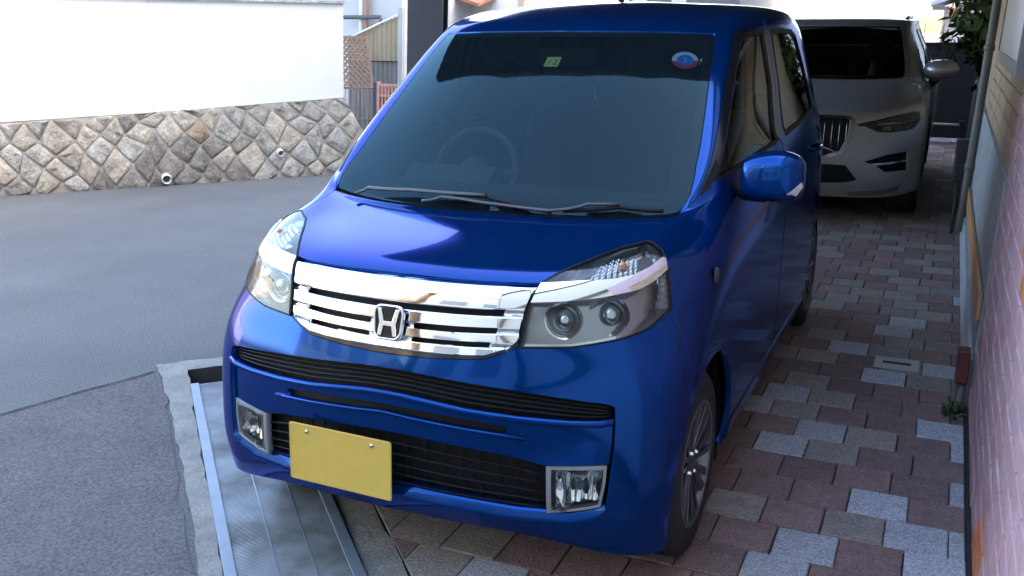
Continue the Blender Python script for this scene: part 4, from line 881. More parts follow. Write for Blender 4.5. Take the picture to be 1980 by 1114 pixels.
# wheels
def wheel(loc, sg, front):
    w = empty('wheel', loc, car)
    R, rr, hw = .277, .186, .076
    prof = [(-hw, rr), (-hw * 1.02, rr + .02), (-hw * .98, R - .022), (-hw * .80, R - .004), (-hw * .3, R), (hw * .3, R), (hw * .80, R - .004), (hw * .98, R - .022), (hw * 1.02, rr + .02), (hw, rr)]
    ty = MB().lathe(prof, (0, 0, 0), (sg, 0, 0), 56).build('tyre', M_rub, w, True, sharp=60)
    for g in (-.35, .0, .35): MB().lathe([(hw * (g - .05), R + .0006), (hw * (g + .05), R + .0006)], (0, 0, 0), (sg, 0, 0), 56).build('groove', M_blk, ty)
    rim = MB().lathe([(hw * 1.0, rr + .004), (hw * 1.03, rr + .002), (hw * 1.02, rr - .008), (hw * .88, rr - .014), (-hw * .6, rr - .022), (-hw, rr)], (0, 0, 0), (sg, 0, 0), 56).build('rim', M_alloy, w, True, sharp=50)
    MB().lathe([(-.02, rr - .02), (-.021, .0005)], (0, 0, 0), (sg, 0, 0), 40).build('back_disc', M_blk, w)
    MB().lathe([(-.012, .13), (-.006, .13), (-.006, .06), (-.004, .0005)], (0, 0, 0), (sg, 0, 0), 40).build('brake_disc', mat('brake_steel', (.22, .2, .19), .4, metal=.9), w)
    sp = MB(); NSP = 9
    for k in range(NSP):
        for sd_ in (-1, 1):
            a = 2 * math.pi * k / NSP
            def q(r, off, x): c, s_ = math.cos(a), math.sin(a); return (sg * x, r * c - off * s_, r * s_ + off * c)
            r0, r1 = .035, rr - .006
            V = [q(r0, sd_ * .002, .060), q(r0, sd_ * .011, .058), q(r1, sd_ * .040, .072), q(r1, sd_ * .012, .076), q(r0, sd_ * .002, .030), q(r0, sd_ * .011, .030), q(r1, sd_ * .040, .045), q(r1, sd_ * .012, .045)]
            sp.add(V, [(0, 1, 2, 3), (1, 5, 6, 2), (0, 3, 7, 4), (3, 2, 6, 7), (4, 7, 6, 5), (0, 4, 5, 1)])
    bevel(sp.build('spoke_set', M_alloy, rim), .002)
    MB().lathe([(.03, .046), (.058, .044), (.064, .036), (.066, .026), (.064, .024), (.064, .0005)], (0, 0, 0), (sg, 0, 0), 28).build('hub_cap', M_alloy, rim, True, sharp=40)
    for k in range(4):
        a = 2 * math.pi * k / 4 + .5; MB().lathe([(.04, .008), (.066, .008), (.07, .005), (.07, .0005)], (0, .040 * math.cos(a), .040 * math.sin(a)), (sg, 0, 0), 10).build('wheel_nut', M_chr, rim, True, sharp=40)
    return w
for sg in (1, -1):
    wheel((sg * .632, WY, .277), sg, True); wheel((sg * .632, RY, .277), sg, False)
    for cy in (WY, RY):
        P = arch(cy, -22, 202, 26, AR + .004); v = [(sg * .70, y, z) for y, z in P] + [(sg * .44, y, z) for y, z in P]; n = len(P)
        mk('wheel_liner', v + [(sg * .44, cy, WZ)], [(i, i + 1, n + i + 1, n + i) for i in range(n - 1)] + [(n + i, n + i + 1, 2 * n) for i in range(n - 1)], M_blk, car)
# dark inner shell behind the panel gaps, floor, cabin
full = [(-11.9, .06), (11.9, .06), (11.9, 10.6), (5, 10.6), (4.2, 10.4), (3.3, 9.75), (0, 9.6), (-3.3, 9.75), (-4.2, 10.4), (-5, 10.6), (-11.9, 10.6)]
ah = [sd(arch(c, -16, 196, 22, AR + .01)) for c in (WY, RY)]
patch(CAR, 'inner_shell', full, M_blk, car, [h for a in ah for h in (a, [(-u, v) for u, v in a])], off=lambda u, v: -.058 + .03 * np.clip((np.abs(u) - 4.3) / .5, 0, 1), flange=0, gap=0, du=.25, dv=.25)
mk('floor', [(x, y, .205) for x, y in ((-.66, .2), (.66, .2), (.66, 3.3), (-.66, 3.3))], [(3, 2, 1, 0)], M_blk, car)
liner_r = [(0, 14.2), (2.8, 14.15)] + [(u + .05, v) for u, v in WSR[1:5]] + FWF + sd([(1.62, 1.492), (1.765, 1.495), (1.83, 1.5)] + rw[2:6] + [(2.70, 1.35), (2.78, 1.13)]) + [(10.3, 11.2), (10.6, 13.9), (12, 14.1), (12, 17)]
patch(CAR, 'headlining', mir(liner_r), M_trim, car, off=-.03, flange=0, gap=0, du=.25, dv=.3)
cab = empty('cabin', (0, 1.2, .6), car); CO = Vector((0, 1.2, .6))
def cb(name, m, build, sm=True):
    b = MB(); build(b); b.v = [tuple(Vector(p) - CO) for p in b.v]; o = b.build(name, m, cab, sm); return o
M_dash = mat('dash_grey', (.02, .022, .024), .65, bump=.15, bscale=200); M_seat = mat('seat_cloth', (.02, .021, .023), .9, bump=.2, bscale=120)
cb('dashboard', M_dash, lambda b: b.prism([(.66, .95), (.80, .985), (1.02, .985), (1.10, .95), (1.12, .85), (1.06, .6), (.66, .6)], 'x', -.62, .62), False)
cb('instrument_hood', M_dash, lambda b: b.prism([(.98, .98), (1.06, 1.035), (1.12, 1.02), (1.11, .93)], 'x', -.50, -.16), False)
th = [2 * math.pi * i / 40 for i in range(41)]; wc = Vector((-.32, 1.22, .985)); e1 = Vector((1, 0, 0)); e2 = Vector((0, .42, .91))
cb('steering_wheel', mat('wheel_leather', (.025, .025, .027), .6), lambda b: (b.tube([wc + (e1 * math.cos(t) + e2 * math.sin(t)) * .165 for t in th], .0145, 10, False), b.tube([wc - e1 * .17, wc + Vector((0, .02, -.01)), wc + e1 * .17], .018, 8), b.tube([wc - e2 * .17, wc + Vector((0, .02, 0))], .02, 8), b.lathe([(-.03, .05), (.02, .06), (.03, .0005)], wc, (0, -.9, .42), 20)))
def seat(b, x):
    b.prism([(1.36, .42), (1.36, .56), (1.50, .62), (1.86, .58), (1.86, .42)], 'x', x - .24, x + .24)
def back(b, x): b.tube([(x, 1.84, .55), (x, 1.90, .75), (x, 1.97, 1.0), (x, 2.0, 1.13)], .2, 16, rs=[.22, .235, .22, .17], flat=.32)
def rest(b, x): b.tube([(x - .11, 2.0, 1.225), (x - .09, 2.0, 1.225), (x + .09, 2.0, 1.225), (x + .11, 2.0, 1.225)], .07, 12, rs=[.04, .068, .068, .04], flat=.8)
for x in (-.33, .33):
    cb('seat_cushion', M_seat, lambda b: seat(b, x), False); cb('seat_back', M_seat, lambda b: back(b, x)); cb('head_restraint', M_seat, lambda b: rest(b, x))
cb('rear_bench', M_seat, lambda b: (b.prism([(2.5, .45), (2.5, .6), (2.95, .58), (3.1, 1.08), (3.2, 1.08), (3.12, .45)], 'x', -.55, .55)), False)
cb('rear_view_mirror', M_blk, lambda b: (b.box(-.11, .11, 1.32, 1.345, 1.375, 1.435), b.tube([(0, 1.34, 1.42), (0, 1.36, 1.47)], .01)), False)
for x in (-.32, .32): cb('sun_visor', M_trim, lambda b: b.prism([(1.42, 1.47), (1.43, 1.482), (1.60, 1.515), (1.60, 1.50)], 'x', x - .2, x + .2), False)
# ------------------------------------------------------------------ the grey SUV
SUV_ROWS = [
 [(0, .07, .24), (.30, .08, .24), (.55, .12, .24), (.76, .22, .25), (.88, .38, .27), (.925, .56, .28), (.93, 1.3, .27), (.93, 2.0, .27), (.93, 3.0, .27), (.93, 3.8, .28), (.86, 4.46, .32), (.5, 4.62, .34), (0, 4.66, .34)],
 [(0, .015, .36), (.30, .03, .36), (.55, .075, .37), (.77, .18, .38), (.895, .35, .40), (.94, .55, .42), (.945, 1.3, .42), (.945, 2.0, .42), (.945, 3.0, .42), (.945, 3.8, .42), (.88, 4.49, .45), (.5, 4.66, .46), (0, 4.69, .46)],
 [(0, .0, .52), (.30, .015, .52), (.55, .065, .53), (.77, .18, .54), (.90, .36, .55), (.948, .57, .56), (.95, 1.3, .56), (.95, 2.0, .56), (.95, 3.0, .56), (.95, 3.8, .56), (.885, 4.49, .58), (.5, 4.65, .6), (0, 4.68, .6)],
 [(0, .01, .70), (.30, .03, .70), (.55, .085, .71), (.77, .21, .71), (.90, .40, .72), (.948, .62, .74), (.95, 1.3, .74), (.95, 2.0, .74), (.95, 3.0, .74), (.95, 3.8, .75), (.885, 4.47, .76), (.5, 4.62, .78), (0, 4.65, .78)],
 [(0, .04, .86), (.30, .06, .86), (.54, .125, .865), (.75, .26, .87), (.885, .47, .875), (.935, .70, .89), (.945, 1.3, .90), (.945, 2.0, .91), (.945, 3.0, .92), (.945, 3.8, .94), (.88, 4.44, .95), (.5, 4.58, .96), (0, 4.61, .96)],
 [(0, .11, .955), (.30, .13, .955), (.52, .20, .955), (.72, .36, .955), (.85, .60, .96), (.905, .85, .975), (.93, 1.35, .985), (.935, 2.0, 1.0), (.935, 3.0, 1.02), (.93, 3.8, 1.05), (.86, 4.40, 1.06), (.5, 4.53, 1.06), (0, 4.56, 1.06)],
 [(0, .36, 1.03), (.29, .39, 1.03), (.50, .47, 1.035), (.68, .62, 1.035), (.80, .84, 1.03), (.87, 1.05, 1.03), (.91, 1.42, 1.045), (.92, 2.0, 1.06), (.92, 3.0, 1.08), (.91, 3.8, 1.12), (.83, 4.36, 1.14), (.5, 4.48, 1.14), (0, 4.5, 1.14)],
 [(0, .80, 1.095), (.29, .82, 1.095), (.50, .87, 1.10), (.67, .97, 1.10), (.77, 1.10, 1.09), (.83, 1.25, 1.085), (.885, 1.52, 1.09), (.90, 2.05, 1.11), (.90, 3.0, 1.13), (.885, 3.75, 1.17), (.81, 4.3, 1.20), (.5, 4.42, 1.2), (0, 4.45, 1.2)],
 [(0, 1.18, 1.13), (.29, 1.19, 1.13), (.52, 1.23, 1.135), (.70, 1.31, 1.14), (.775, 1.39, 1.14), (.825, 1.48, 1.135), (.865, 1.66, 1.135), (.882, 2.1, 1.145), (.882, 3.0, 1.165), (.86, 3.72, 1.21), (.78, 4.24, 1.25), (.5, 4.36, 1.25), (0, 4.39, 1.25)],
 [(0, 1.58, 1.37), (.29, 1.59, 1.37), (.50, 1.63, 1.37), (.665, 1.71, 1.375), (.715, 1.77, 1.375), (.75, 1.85, 1.375), (.78, 1.98, 1.375), (.80, 2.3, 1.38), (.80, 3.0, 1.39), (.78, 3.65, 1.41), (.71, 4.1, 1.42), (.48, 4.2, 1.42), (0, 4.23, 1.42)],
 [(0, 1.98, 1.575), (.28, 1.99, 1.575), (.47, 2.03, 1.575), (.61, 2.10, 1.575), (.65, 2.15, 1.575), (.68, 2.21, 1.575), (.70, 2.32, 1.575), (.71, 2.55, 1.58), (.715, 3.0, 1.585), (.70, 3.55, 1.585), (.63, 3.92, 1.575), (.45, 4.0, 1.575), (0, 4.03, 1.58)],
 [(0, 2.22, 1.64), (.26, 2.23, 1.64), (.43, 2.27, 1.64), (.55, 2.33, 1.638), (.585, 2.37, 1.636), (.61, 2.43, 1.636), (.625, 2.52, 1.637), (.635, 2.7, 1.64), (.64, 3.0, 1.645), (.63, 3.4, 1.645), (.56, 3.75, 1.63), (.4, 3.82, 1.63), (0, 3.85, 1.635)],
 [(0, 2.75, 1.675)] * 3 + [(0, 2.78, 1.675), (0, 2.8, 1.675), (0, 2.83, 1.675), (0, 2.87, 1.675), (0, 2.93, 1.675), (0, 3.05, 1.675), (0, 3.2, 1.675), (0, 3.3, 1.672), (0, 3.33, 1.672), (0, 3.35, 1.672)],
]
_H = np.array(SUV_ROWS, float) * [1, 1, .945]; SUV = Surf(_H)
M_sil = mat('suv_paint', (.27, .275, .28), .36, metal=.6, coat=.5)
suv = empty('grey_suv', (.20, 5.62, 0)); tag(suv, 'metallic grey SUV with upright slatted grille parked behind the blue car', 'car')
def sds(p): return SUV.side(p)
sWY, sWZ, sAR, sRY = .89, .36, .405, 3.75
def sarch(cy, a0, a1, n=16, R=sAR): return [(cy + R * math.cos(math.radians(a0 + (a1 - a0) * i / n)), sWZ + R * math.sin(math.radians(a0 + (a1 - a0) * i / n))) for i in range(n + 1)]
grg = [(0, 4.28), (.9, 4.28), (1.45, 4.22), (1.58, 4.0), (1.50, 3.0), (1.32, 2.45), (.9, 2.22), (0, 2.18)]
lamp = [(1.66, 3.75), (2.2, 3.95), (2.9, 4.25), (3.6, 4.42), (4.05, 4.30), (4.0, 3.75), (3.6, 3.42), (2.7, 3.30), (2.25, 3.35), (1.9, 3.62), (1.66, 3.66)]
intk = [(1.95, 2.05), (2.6, 2.32), (3.35, 2.42), (3.45, 1.5), (2.6, 1.52), (2.3, 1.85)]
cent = [(0, 1.95), (1.0, 1.95), (1.42, 1.9), (1.80, 1.12), (1.4, .98), (0, .92)]
chn = [(1.5, .45), (2.6, .55), (3.2, .75), (3.15, .45), (2.6, .2), (1.6, .12)]
def bu(y):
    u = np.linspace(3, 10.5, 751); return float(u[np.abs(SUV.P(u, np.zeros_like(u))[:, 1] - y).argmin()])
front_r = [(0, 0), (1, 0), (2, 0), (3, 0), (bu(sWY - sAR * .97), 0)] + sds(sarch(sWY, 188, 60, 16)) + sds([(1.28, .80), (1.32, .95), (1.42, 1.03)]) + [(5.2, 7.6), (4.6, 7.75), (4.0, 7.8), (3.05, 7.85), (2, 7.8), (1, 7.8), (0, 7.8)]
body = patch(SUV, 'front_body', mir(front_r), M_sil, suv, [mir(grg), lamp, [(-u, v) for u, v in lamp], intk, [(-u, v) for u, v in intk], mir(cent)], flange=.03, du=.12, dv=.14)
G_ = patch(SUV, 'grille', mir(grg), M_blk, suv, off=-.05, flange=0, gap=0)
patch(SUV, 'chrome_frame', mir(grg), mat('frame_chrome', (.28, .28, .29), .22, metal=1.), G_, [[(u * .93, 3.25 + (v - 3.25) * .90) for u, v in mir(grg)]], off=.008, flange=.03, gap=-.004, du=.08, dv=.1)
for k in range(-7, 8):
    u = k * .195
    b = MB(); P1 = on(SUV, [(u, 4.1), (u, 3.6), (u, 3.0), (u, 2.4)], -.012); b.tube(P1, .007, 6, flat=.5); b.build('grille_bar', mat('grille_dark_chrome', (.36, .36, .37), .22, metal=1.), G_, True)
b = MB(); b.tube(on(SUV, [(-1.3, 4.05), (0, 3.2), (1.2, 2.45)], .004), .008, 6); b.build('diagonal_bar', M_chr2, G_, True)
c0 = on(SUV, [(0, 3.25)], .014)[0]; MB().lathe([(0, .062), (.006, .06), (.006, .045), (0, .043)], c0, (0, -1, .05), 28).build('badge_ring', M_chr, G_, True, sharp=40)
patch(SUV, 'centre_intake', mir(cent), M_blk, suv, off=-.05, flange=-.04, gap=0)
for s in (False, True):
    sg = -1 if s else 1
    hl = patch(SUV, 'headlamp', lamp, glass('suv_lens', (.6, .62, .64), 1.45), suv, off=.0, flange=0, flip=s)
    patch(SUV, 'housing', lamp, mat('suv_lamp_dark', (.035, .036, .04), .3, metal=.3), hl, off=-.05, flange=-.045, gap=0, flip=s)
    patch(SUV, 'running_light', [(2.3, 3.80), (3.85, 3.88), (3.85, 3.78), (2.3, 3.70)], M_chr2, hl, off=-.015, flange=.02, flip=s)
    patch(SUV, 'upper_reflector', [(2.9, 4.12), (3.75, 4.25), (3.8, 4.0), (2.75, 3.92)], mat('suv_refl', (.16, .165, .17), .2, metal=.8), hl, off=-.025, flange=.02, flip=s)
    for k in range(3): patch(SUV, 'lower_reflector', [(2.45 + k * .45, 3.62), (2.75 + k * .45, 3.64), (2.75 + k * .45, 3.42), (2.48 + k * .45, 3.40)], mat('suv_refl', (.16, .165, .17), .2, metal=.8), hl, off=-.025, flange=.02, flip=s)
    it = patch(SUV, 'side_intake', intk, M_blk, suv, off=-.06, flange=-.05, gap=0, flip=s)
    patch(SUV, 'intake_blade', [(2.15, 1.95), (3.4, 2.02), (3.4, 1.92), (2.25, 1.84)], M_chr2, it, off=-.012, flange=.02, flip=s)
    patch(SUV, 'chin_insert', chn, mat('suv_chin', (.10, .10, .105), .5, metal=.2), suv, off=.006, flange=.02, flip=s)
    fd_ = [(1.30, .30), (1.28, .80), (1.32, .95), (1.42, 1.03), (1.58, 1.13), (1.85, 1.30), (2.12, 1.44), (2.35, 1.485), (2.60, 1.495), (2.56, 1.1), (2.55, .7), (2.5, .30)]
    fw_ = [(1.66, 1.12), (1.88, 1.28), (2.13, 1.405), (2.35, 1.45), (2.52, 1.455), (2.49, 1.1), (2.1, 1.085)]
    d = patch(SUV, 'front_door', sds(fd_), M_sil, suv, [sds(fw_)], flip=s); patch(SUV, 'window', sds(fw_), M_sdg, d, off=-.006, gap=-.004, flange=0, flip=s)
    rd_ = [(2.52, .30), (2.57, .7), (2.58, 1.1), (2.62, 1.495), (3.0, 1.50), (3.4, 1.49), (3.62, 1.30), (3.66, 1.05), (3.5, .82)] + sarch(sRY, 150, 180, 5)[0:] + [(3.34, .30)]
    rw_ = [(2.65, 1.10), (2.67, 1.455), (3.0, 1.46), (3.33, 1.45), (3.5, 1.30), (3.54, 1.14)]
    d = patch(SUV, 'rear_door', sds(rd_), M_sil, suv, [sds(rw_)], flip=s); patch(SUV, 'window', sds(rw_), M_prv, d, off=-.006, gap=-.004, flange=0, flip=s)
    sil = [(bu(1.27), 0), (bu(2), 0), (bu(3.36), 0)] + sds([(3.33, .305), (2.5, .305), (1.29, .305)]); patch(SUV, 'sill', sil, M_blk, suv, flip=s)
    q_ = sds([(3.42, 1.49), (3.64, 1.30), (3.68, 1.05), (3.52, .82)]) + sds(sarch(sRY, 148, 0, 16)) + [(bu(sRY + sAR), 0), (10.4, 0), (10.4, 5), (10.4, 10), (10.4, 11.3)]
    patch(SUV, 'rear_quarter', q_, M_sil, suv, flip=s); patch(SUV, 'wheel_arch_trim', sds(sarch(sWY, 0, 180, 20, sAR + .045)) + sds(sarch(sWY, 180, 0, 20, sAR)), M_blk, suv, off=.006, flip=s)
    pr_ = [(1.42, 1.03), (1.58, 1.13), (1.85, 1.30), (2.12, 1.44), (2.35, 1.485), (2.62, 1.495), (3.0, 1.50), (3.4, 1.49)]
    # mirror
    mr = empty('door_mirror', (sg * .99, 1.62, 1.11), suv)
    b = MB(); b.tube([(-sg * .11, .02, .0), (-sg * .10, .0, .0), (-sg * .05, -.02, .01), (sg * .03, -.02, .015), (sg * .10, .0, .02), (sg * .12, .02, .02)], .09, 16, rs=[.04, .075, .09, .088, .066, .03], flat=.95); b.build('shell', M_sil, mr, True)
    MB().tube([(-sg * .10, .03, -.13), (-sg * .05, .0, -.08), (-sg * .02, .0, -.04)], .035, 10).build('stalk', M_blk2, mr, True)
    MB().tube([(sg * .625, 2.45, 1.538), (sg * .645, 2.56, 1.562), (sg * .655, 3.1, 1.572), (sg * .63, 3.6, 1.552)], .014, 8).build('roof_rail', M_chr2, suv, True)
    for cy in (sWY, sRY):
        w = empty('wheel', (sg * .80, cy, .355), suv)
        MB().lathe([(-.11, .235), (-.115, .27), (-.105, .335), (-.06, .355), (.06, .355), (.105, .335), (.115, .27), (.11, .235)], (0, 0, 0), (sg, 0, 0), 40).build('tyre', M_rub, w, True)
        rm = MB().lathe([(.112, .24), (.10, .225), (-.05, .21)], (0, 0, 0), (sg, 0, 0), 40).build('rim', M_alloy, w, True)
        for k in range(5):
            a = 2 * math.pi * k / 5; ca, sa = math.cos(a), math.sin(a); MB().tube([(sg * .08, .03 * ca, .03 * sa), (sg * .095, .225 * ca, .225 * sa)], .02, 6, rs=[.03, .022]).build('spoke', M_alloy, rm)
        P = sarch(cy, -20, 200, 20, sAR + .003); n = len(P)
        mk('wheel_liner', [(sg * .92, y, z) for y, z in P] + [(sg * .58, y, z) for y, z in P] + [(sg * .58, cy, sWZ)], [(i, i + 1, n + i + 1, n + i) for i in range(n - 1)] + [(n + i, n + i + 1, 2 * n) for i in range(n - 1)], M_blk, suv)
wsr = [(0, 10.0), (1, 10.0), (2, 9.99), (2.85, 9.95), (2.97, 9.75), (3.02, 9), (3.08, 8.3), (3.0, 8.05), (2, 7.95), (1, 7.9), (0, 7.9)]
w_ = patch(SUV, 'windscreen', mir(wsr), glass('suv_ws', (.55, .6, .6), 1.25), suv, off=0, flange=0, gap=.002)
patch(SUV, 'black_border', mir(wsr), M_blk, w_, [[(u * .93, 9 + (v - 9) * .90) for u, v in mir(wsr)]], off=-.004, flange=0)
rfr = [(0, 10.03), (1, 10.03), (2, 10.02), (2.88, 9.98), (3.0, 9.75), (3.05, 9), (3.12, 8.3), (3.05, 7.9), (4.0, 7.85), (4.6, 7.8), (5.2, 7.65)] + sds(pr_) + [(10.4, 11.35), (11, 11.4), (12, 11.4), (12, 12)]
patch(SUV, 'roof', mir(rfr), M_sil, suv, flange=.01, du=.18, dv=.18)
rg_ = [(10.7, 8.6), (13.3, 8.6), (13.2, 10.6), (10.8, 10.6)]
tg_ = patch(SUV, 'tailgate', [(10.42, 0), (13.58, 0), (13.58, 11.2), (12, 11.35), (10.42, 11.2)], M_sil, suv, [rg_]); patch(SUV, 'rear_window', rg_, glass('suv_rear', (.55, .6, .6), 1.5), tg_, flange=0)
patch(SUV, 'inner_shell', [(-11.9, .1), (11.9, .1), (11.9, 7.4), (3, 7.4), (-3, 7.4), (-11.9, 7.4)], M_blk, suv, [h for c in (sWY, sRY) for a in (sds(sarch(c, -14, 194, 18, sAR + .01)),) for h in (a, [(-u, v) for u, v in a])], off=-.075, flange=0, gap=0, du=.3, dv=.3)
mk('floor', [(x, y, .27) for x, y in ((-.85, .4), (.85, .4), (.85, 4.5), (-.85, 4.5))], [(3, 2, 1, 0)], M_blk, suv)
MB().prism([(1.25, 1.04), (1.7, 1.06), (1.78, .95), (1.75, .5), (1.2, .5)], 'x', -.78, .78).build('dashboard', M_blk, suv)
for x in (-.4, .4):
    MB().tube([(x, 2.45, .55), (x, 2.55, .9), (x, 2.62, 1.12)], .24, 14, rs=[.26, .26, .18], flat=.35).build('seat_back', mat('suv_seat', (.09, .06, .05), .8), suv, True)
    MB().tube([(x - .12, 2.64, 1.25), (x - .09, 2.64, 1.25), (x + .09, 2.64, 1.25), (x + .12, 2.64, 1.25)], .08, 12, rs=[.05, .085, .085, .05]).build('head_restraint', mat('suv_seat', (.09, .06, .05), .8), suv, True)
# ------------------------------------------------------------------ neighbouring houses, fences, greenery
def bx(name, o, x0, x1, y0, y1, z0, z1, m, parent):
    b = MB().box(x0, x1, y0, y1, z0, z1); b.v = [tuple(Vector(lean(p)) - o) for p in b.v]; return b.build(name, m, parent)
def X(px, y): return at_y(px, 60, y).x
def Z(py, y, px=740): return at_y(px, py, y).z
# grey house behind the white wall
y = 10.8; O = Vector((X(730, y), y, 0)); h1 = empty('grey_house', tuple(O)); tag(h1, 'grey rendered house with drainpipes behind the trellis', 'house')
M_gw = mat('grey_render', (.42, .41, .40), .9, var=.08, vscale=1.5, bump=.2, bscale=30)
bx('wall', O, X(560, y), X(768, y), y, y + 5, 0, 5.5, M_gw, h1)
bx('window', O, X(772, y) - 1.6, X(768, y) - .6, y - .03, y - .002, 2.6, 3.7, mat('pane_dark', (.05, .06, .07), .1), h1)
bx('roof', O, X(540, y), X(775, y), y - .4, y + 5.4, 5.5, 5.7, mat('roof_grey', (.15, .15, .16), .8), h1)
M_cu = mat('copper_pipe', (.33, .17, .11), .6, var=.1); M_pw = mat('pipe_white', (.62, .61, .58), .5); M_pd = mat('pipe_dark', (.05, .05, .055), .6)
for px, r, m in ((689, .035, M_pw), (699, .032, M_cu)):
    MB().tube([Vector(lean((X(px, y - .1), y - .08, z))) - O for z in (.2, 2, 5.4)], r, 10).build('drainpipe', m, h1, True)
zz = Z(33, y - .15); MB().tube([Vector(lean((X(660, y - .1), y - .14, zz))) - O, Vector(lean((X(730, y - .1), y - .14, zz))) - O, Vector(lean((X(733, y - .1), y - .16, zz - .12))) - O], .03, 8).build('cable_run', M_pd, h1, True)
# shed clad with corrugated panels
y = 9.9; O = Vector((X(730, y), y, 0)); sh = empty('corrugated_shed', tuple(O)); tag(sh, 'lean-to shed clad in weathered beige corrugated sheet beside the trellis', 'shed')
def corr(name, x0, x1, zb0, zb1, zt0, zt1, yy, m):
    n = max(8, int((x1 - x0) / .012)); V = []
    for i in range(n + 1):
        t = i / n; x = x0 + (x1 - x0) * t; dy = .008 * math.sin(x * 2 * math.pi / .075)
        V += [tuple(Vector(lean((x, yy + dy, zb0 + (zb1 - zb0) * t))) - O), tuple(Vector(lean((x, yy + dy, zt0 + (zt1 - zt0) * t))) - O)]
    return mk(name, V, [(2 * i, 2 * i + 2, 2 * i + 3, 2 * i + 1) for i in range(n)], m, sh, True)
M_c1 = mat('corr_beige', (.27, .21, .13), .8, var=.15, vscale=3, col2=(.24, .19, .12), c2amt=.6, c2scale=2); M_c2 = mat('corr_grey', (.15, .14, .125), .8, var=.15, vscale=3)
x0, x1, xm = X(703, y), X(760, y), X(717, y)
corr('upper_sheet', xm + .003, x1, Z(118, y), Z(118, y), Z(52, y), Z(33, y), y, M_c1); corr('side_sheet', x0 - .35, xm - .003, Z(118, y), Z(118, y), Z(70, y), Z(52, y), y + .02, M_c1)
corr('lower_sheet', x0 - .35, x1, 0, 0, Z(120, y), Z(120, y), y + .03, M_c2)
bx('post', O, x1 + .002, x1 + .07, y, y + .07, 0, Z(30, y) + .1, mat('shed_post', (.34, .33, .31), .8), sh); bx('side', O, x0 - .35, x1, y + .06, y + .12, 0, Z(75, y), mat('shed_dark', (.1, .09, .08), .9), sh)
MB().tube([Vector(lean((x0 - .35, y - .02, Z(76, y)))) - O, Vector(lean((x1, y - .02, Z(30, y)))) - O], .014, 6).build('edge_trim', M_pw, sh, True)
# wooden trellis
y = 9.3; O = Vector((X(690, y), y, 0)); tr_ = empty('wooden_trellis', tuple(O)); tag(tr_, 'brown wooden lattice trellis panel beside the end of the white wall', 'trellis')
M_lat = mat('lattice_wood', (.23, .14, .09), .8, var=.15, vscale=8)
xa, xb, xb2 = X(600, y), X(700, y), X(713, y); za, zb_ = Z(172, y), Z(72, y)
def tp(u, w, dy=0.): # u 0..1 across, w 0..1 up
    xr = xb2 + (xb - xb2) * w; return Vector(lean((xa + (xr - xa) * u, y + dy, za + (zb_ - za) * w))) - O
W_, H_ = xb - xa, zb_ - za; pitch = .078
def slat(name, p, q, wdt, dy):
    d = (q - p).normalized(); n_ = Vector((0, 1, 0)); s_ = d.cross(n_).normalized() * wdt / 2; t_ = n_ * .006
    o_ = Vector((0, dy, 0)); V = [p - s_ - t_, p + s_ - t_, q + s_ - t_, q - s_ - t_, p - s_ + t_, p + s_ + t_, q + s_ + t_, q - s_ + t_]
    mk(name, [v + o_ for v in V], [(0, 1, 2, 3), (4, 7, 6, 5), (0, 4, 5, 1), (2, 6, 7, 3), (0, 3, 7, 4), (1, 5, 6, 2)], M_lat, tr_)
for dr in (0, 1):
    k = -int(H_ / pitch); 
    while k * pitch < W_:
        pts = []; c = k * pitch
        # line x = c + z (dr 0) or x = c + H - z (dr 1) inside the panel
        z0 = max(0, -c if dr == 0 else c + H_ - W_); z1 = min(H_, W_ - c if dr == 0 else c + H_)
        if z1 - z0 > .04:
            f = (lambda z: c + z) if dr == 0 else (lambda z: c + H_ - z)
            slat('slat', tp(f(z0) / W_, z0 / H_), tp(f(z1) / W_, z1 / H_), .024, -.007 if dr else .007)
        k += 1
for p, q in ((tp(0, 0), tp(0, 1)), (tp(1, 0), tp(1, 1)), (tp(0, 0), tp(1, 0)), (tp(0, 1), tp(1, 1))): slat('frame', p, q, .034, -.018)
# iron fence and red gate
y = 8.95; O = Vector((X(690, y), y, 0)); fe = empty('iron_fence', tuple(O)); tag(fe, 'thin rusty iron bar fence below the trellis', 'fence'); M_ir = mat('iron_brown', (.16, .105, .085), .7, var=.15)
zt, zm = Z(171, y), Z(233, y); xs = X(560, y); xe = X(722, y)
k = 0
while xs + k * .050 < xe:
    x = xs + k * .050; MB().tube([Vector(lean((x, y, 0))) - O, Vector(lean((x, y, zt))) - O], .0055, 6).build('bar', M_ir, fe, True); k += 1
for z in (zt, zm): MB().tube([Vector(lean((xs, y, z))) - O, Vector(lean((xe, y, z))) - O], .010, 6).build('rail', M_ir, fe, True)
y = 8.8; O = Vector((X(735, y), y, 0)); gt = empty('red_gate', tuple(O)); tag(gt, 'red painted slatted metal gate right of the iron fence', 'gate'); M_rg = mat('gate_red', (.40, .19, .14), .6, var=.1)
xs = X(724, y); xe = xs + 1.1; bx('post', O, xs - .026, xs + .012, y - .02, y + .02, 0, Z(158, y), M_rg, gt)
for k in range(22): bx('bar', O, xs + .035 + k * .048, xs + .059 + k * .048, y - .008, y + .008, .08, Z(166, y), M_rg, gt)
for z in (.10, .62, Z(167, y)): bx('rail', O, xs + .0125, xe, y - .013, y + .013, z, z + .028, M_rg, gt)
bx('panel', Vector(O), xs + .02, xe, y + .03, y + .04, .05, Z(171, y), mat('gate_back', (.30, .10, .07), .8), gt)
bx('dark_post', O, xs - .13, xs - .03, y + .06, y + .14, 0, Z(158, y) - .02, mat('gate_dark', (.03, .03, .05), .7), gt)
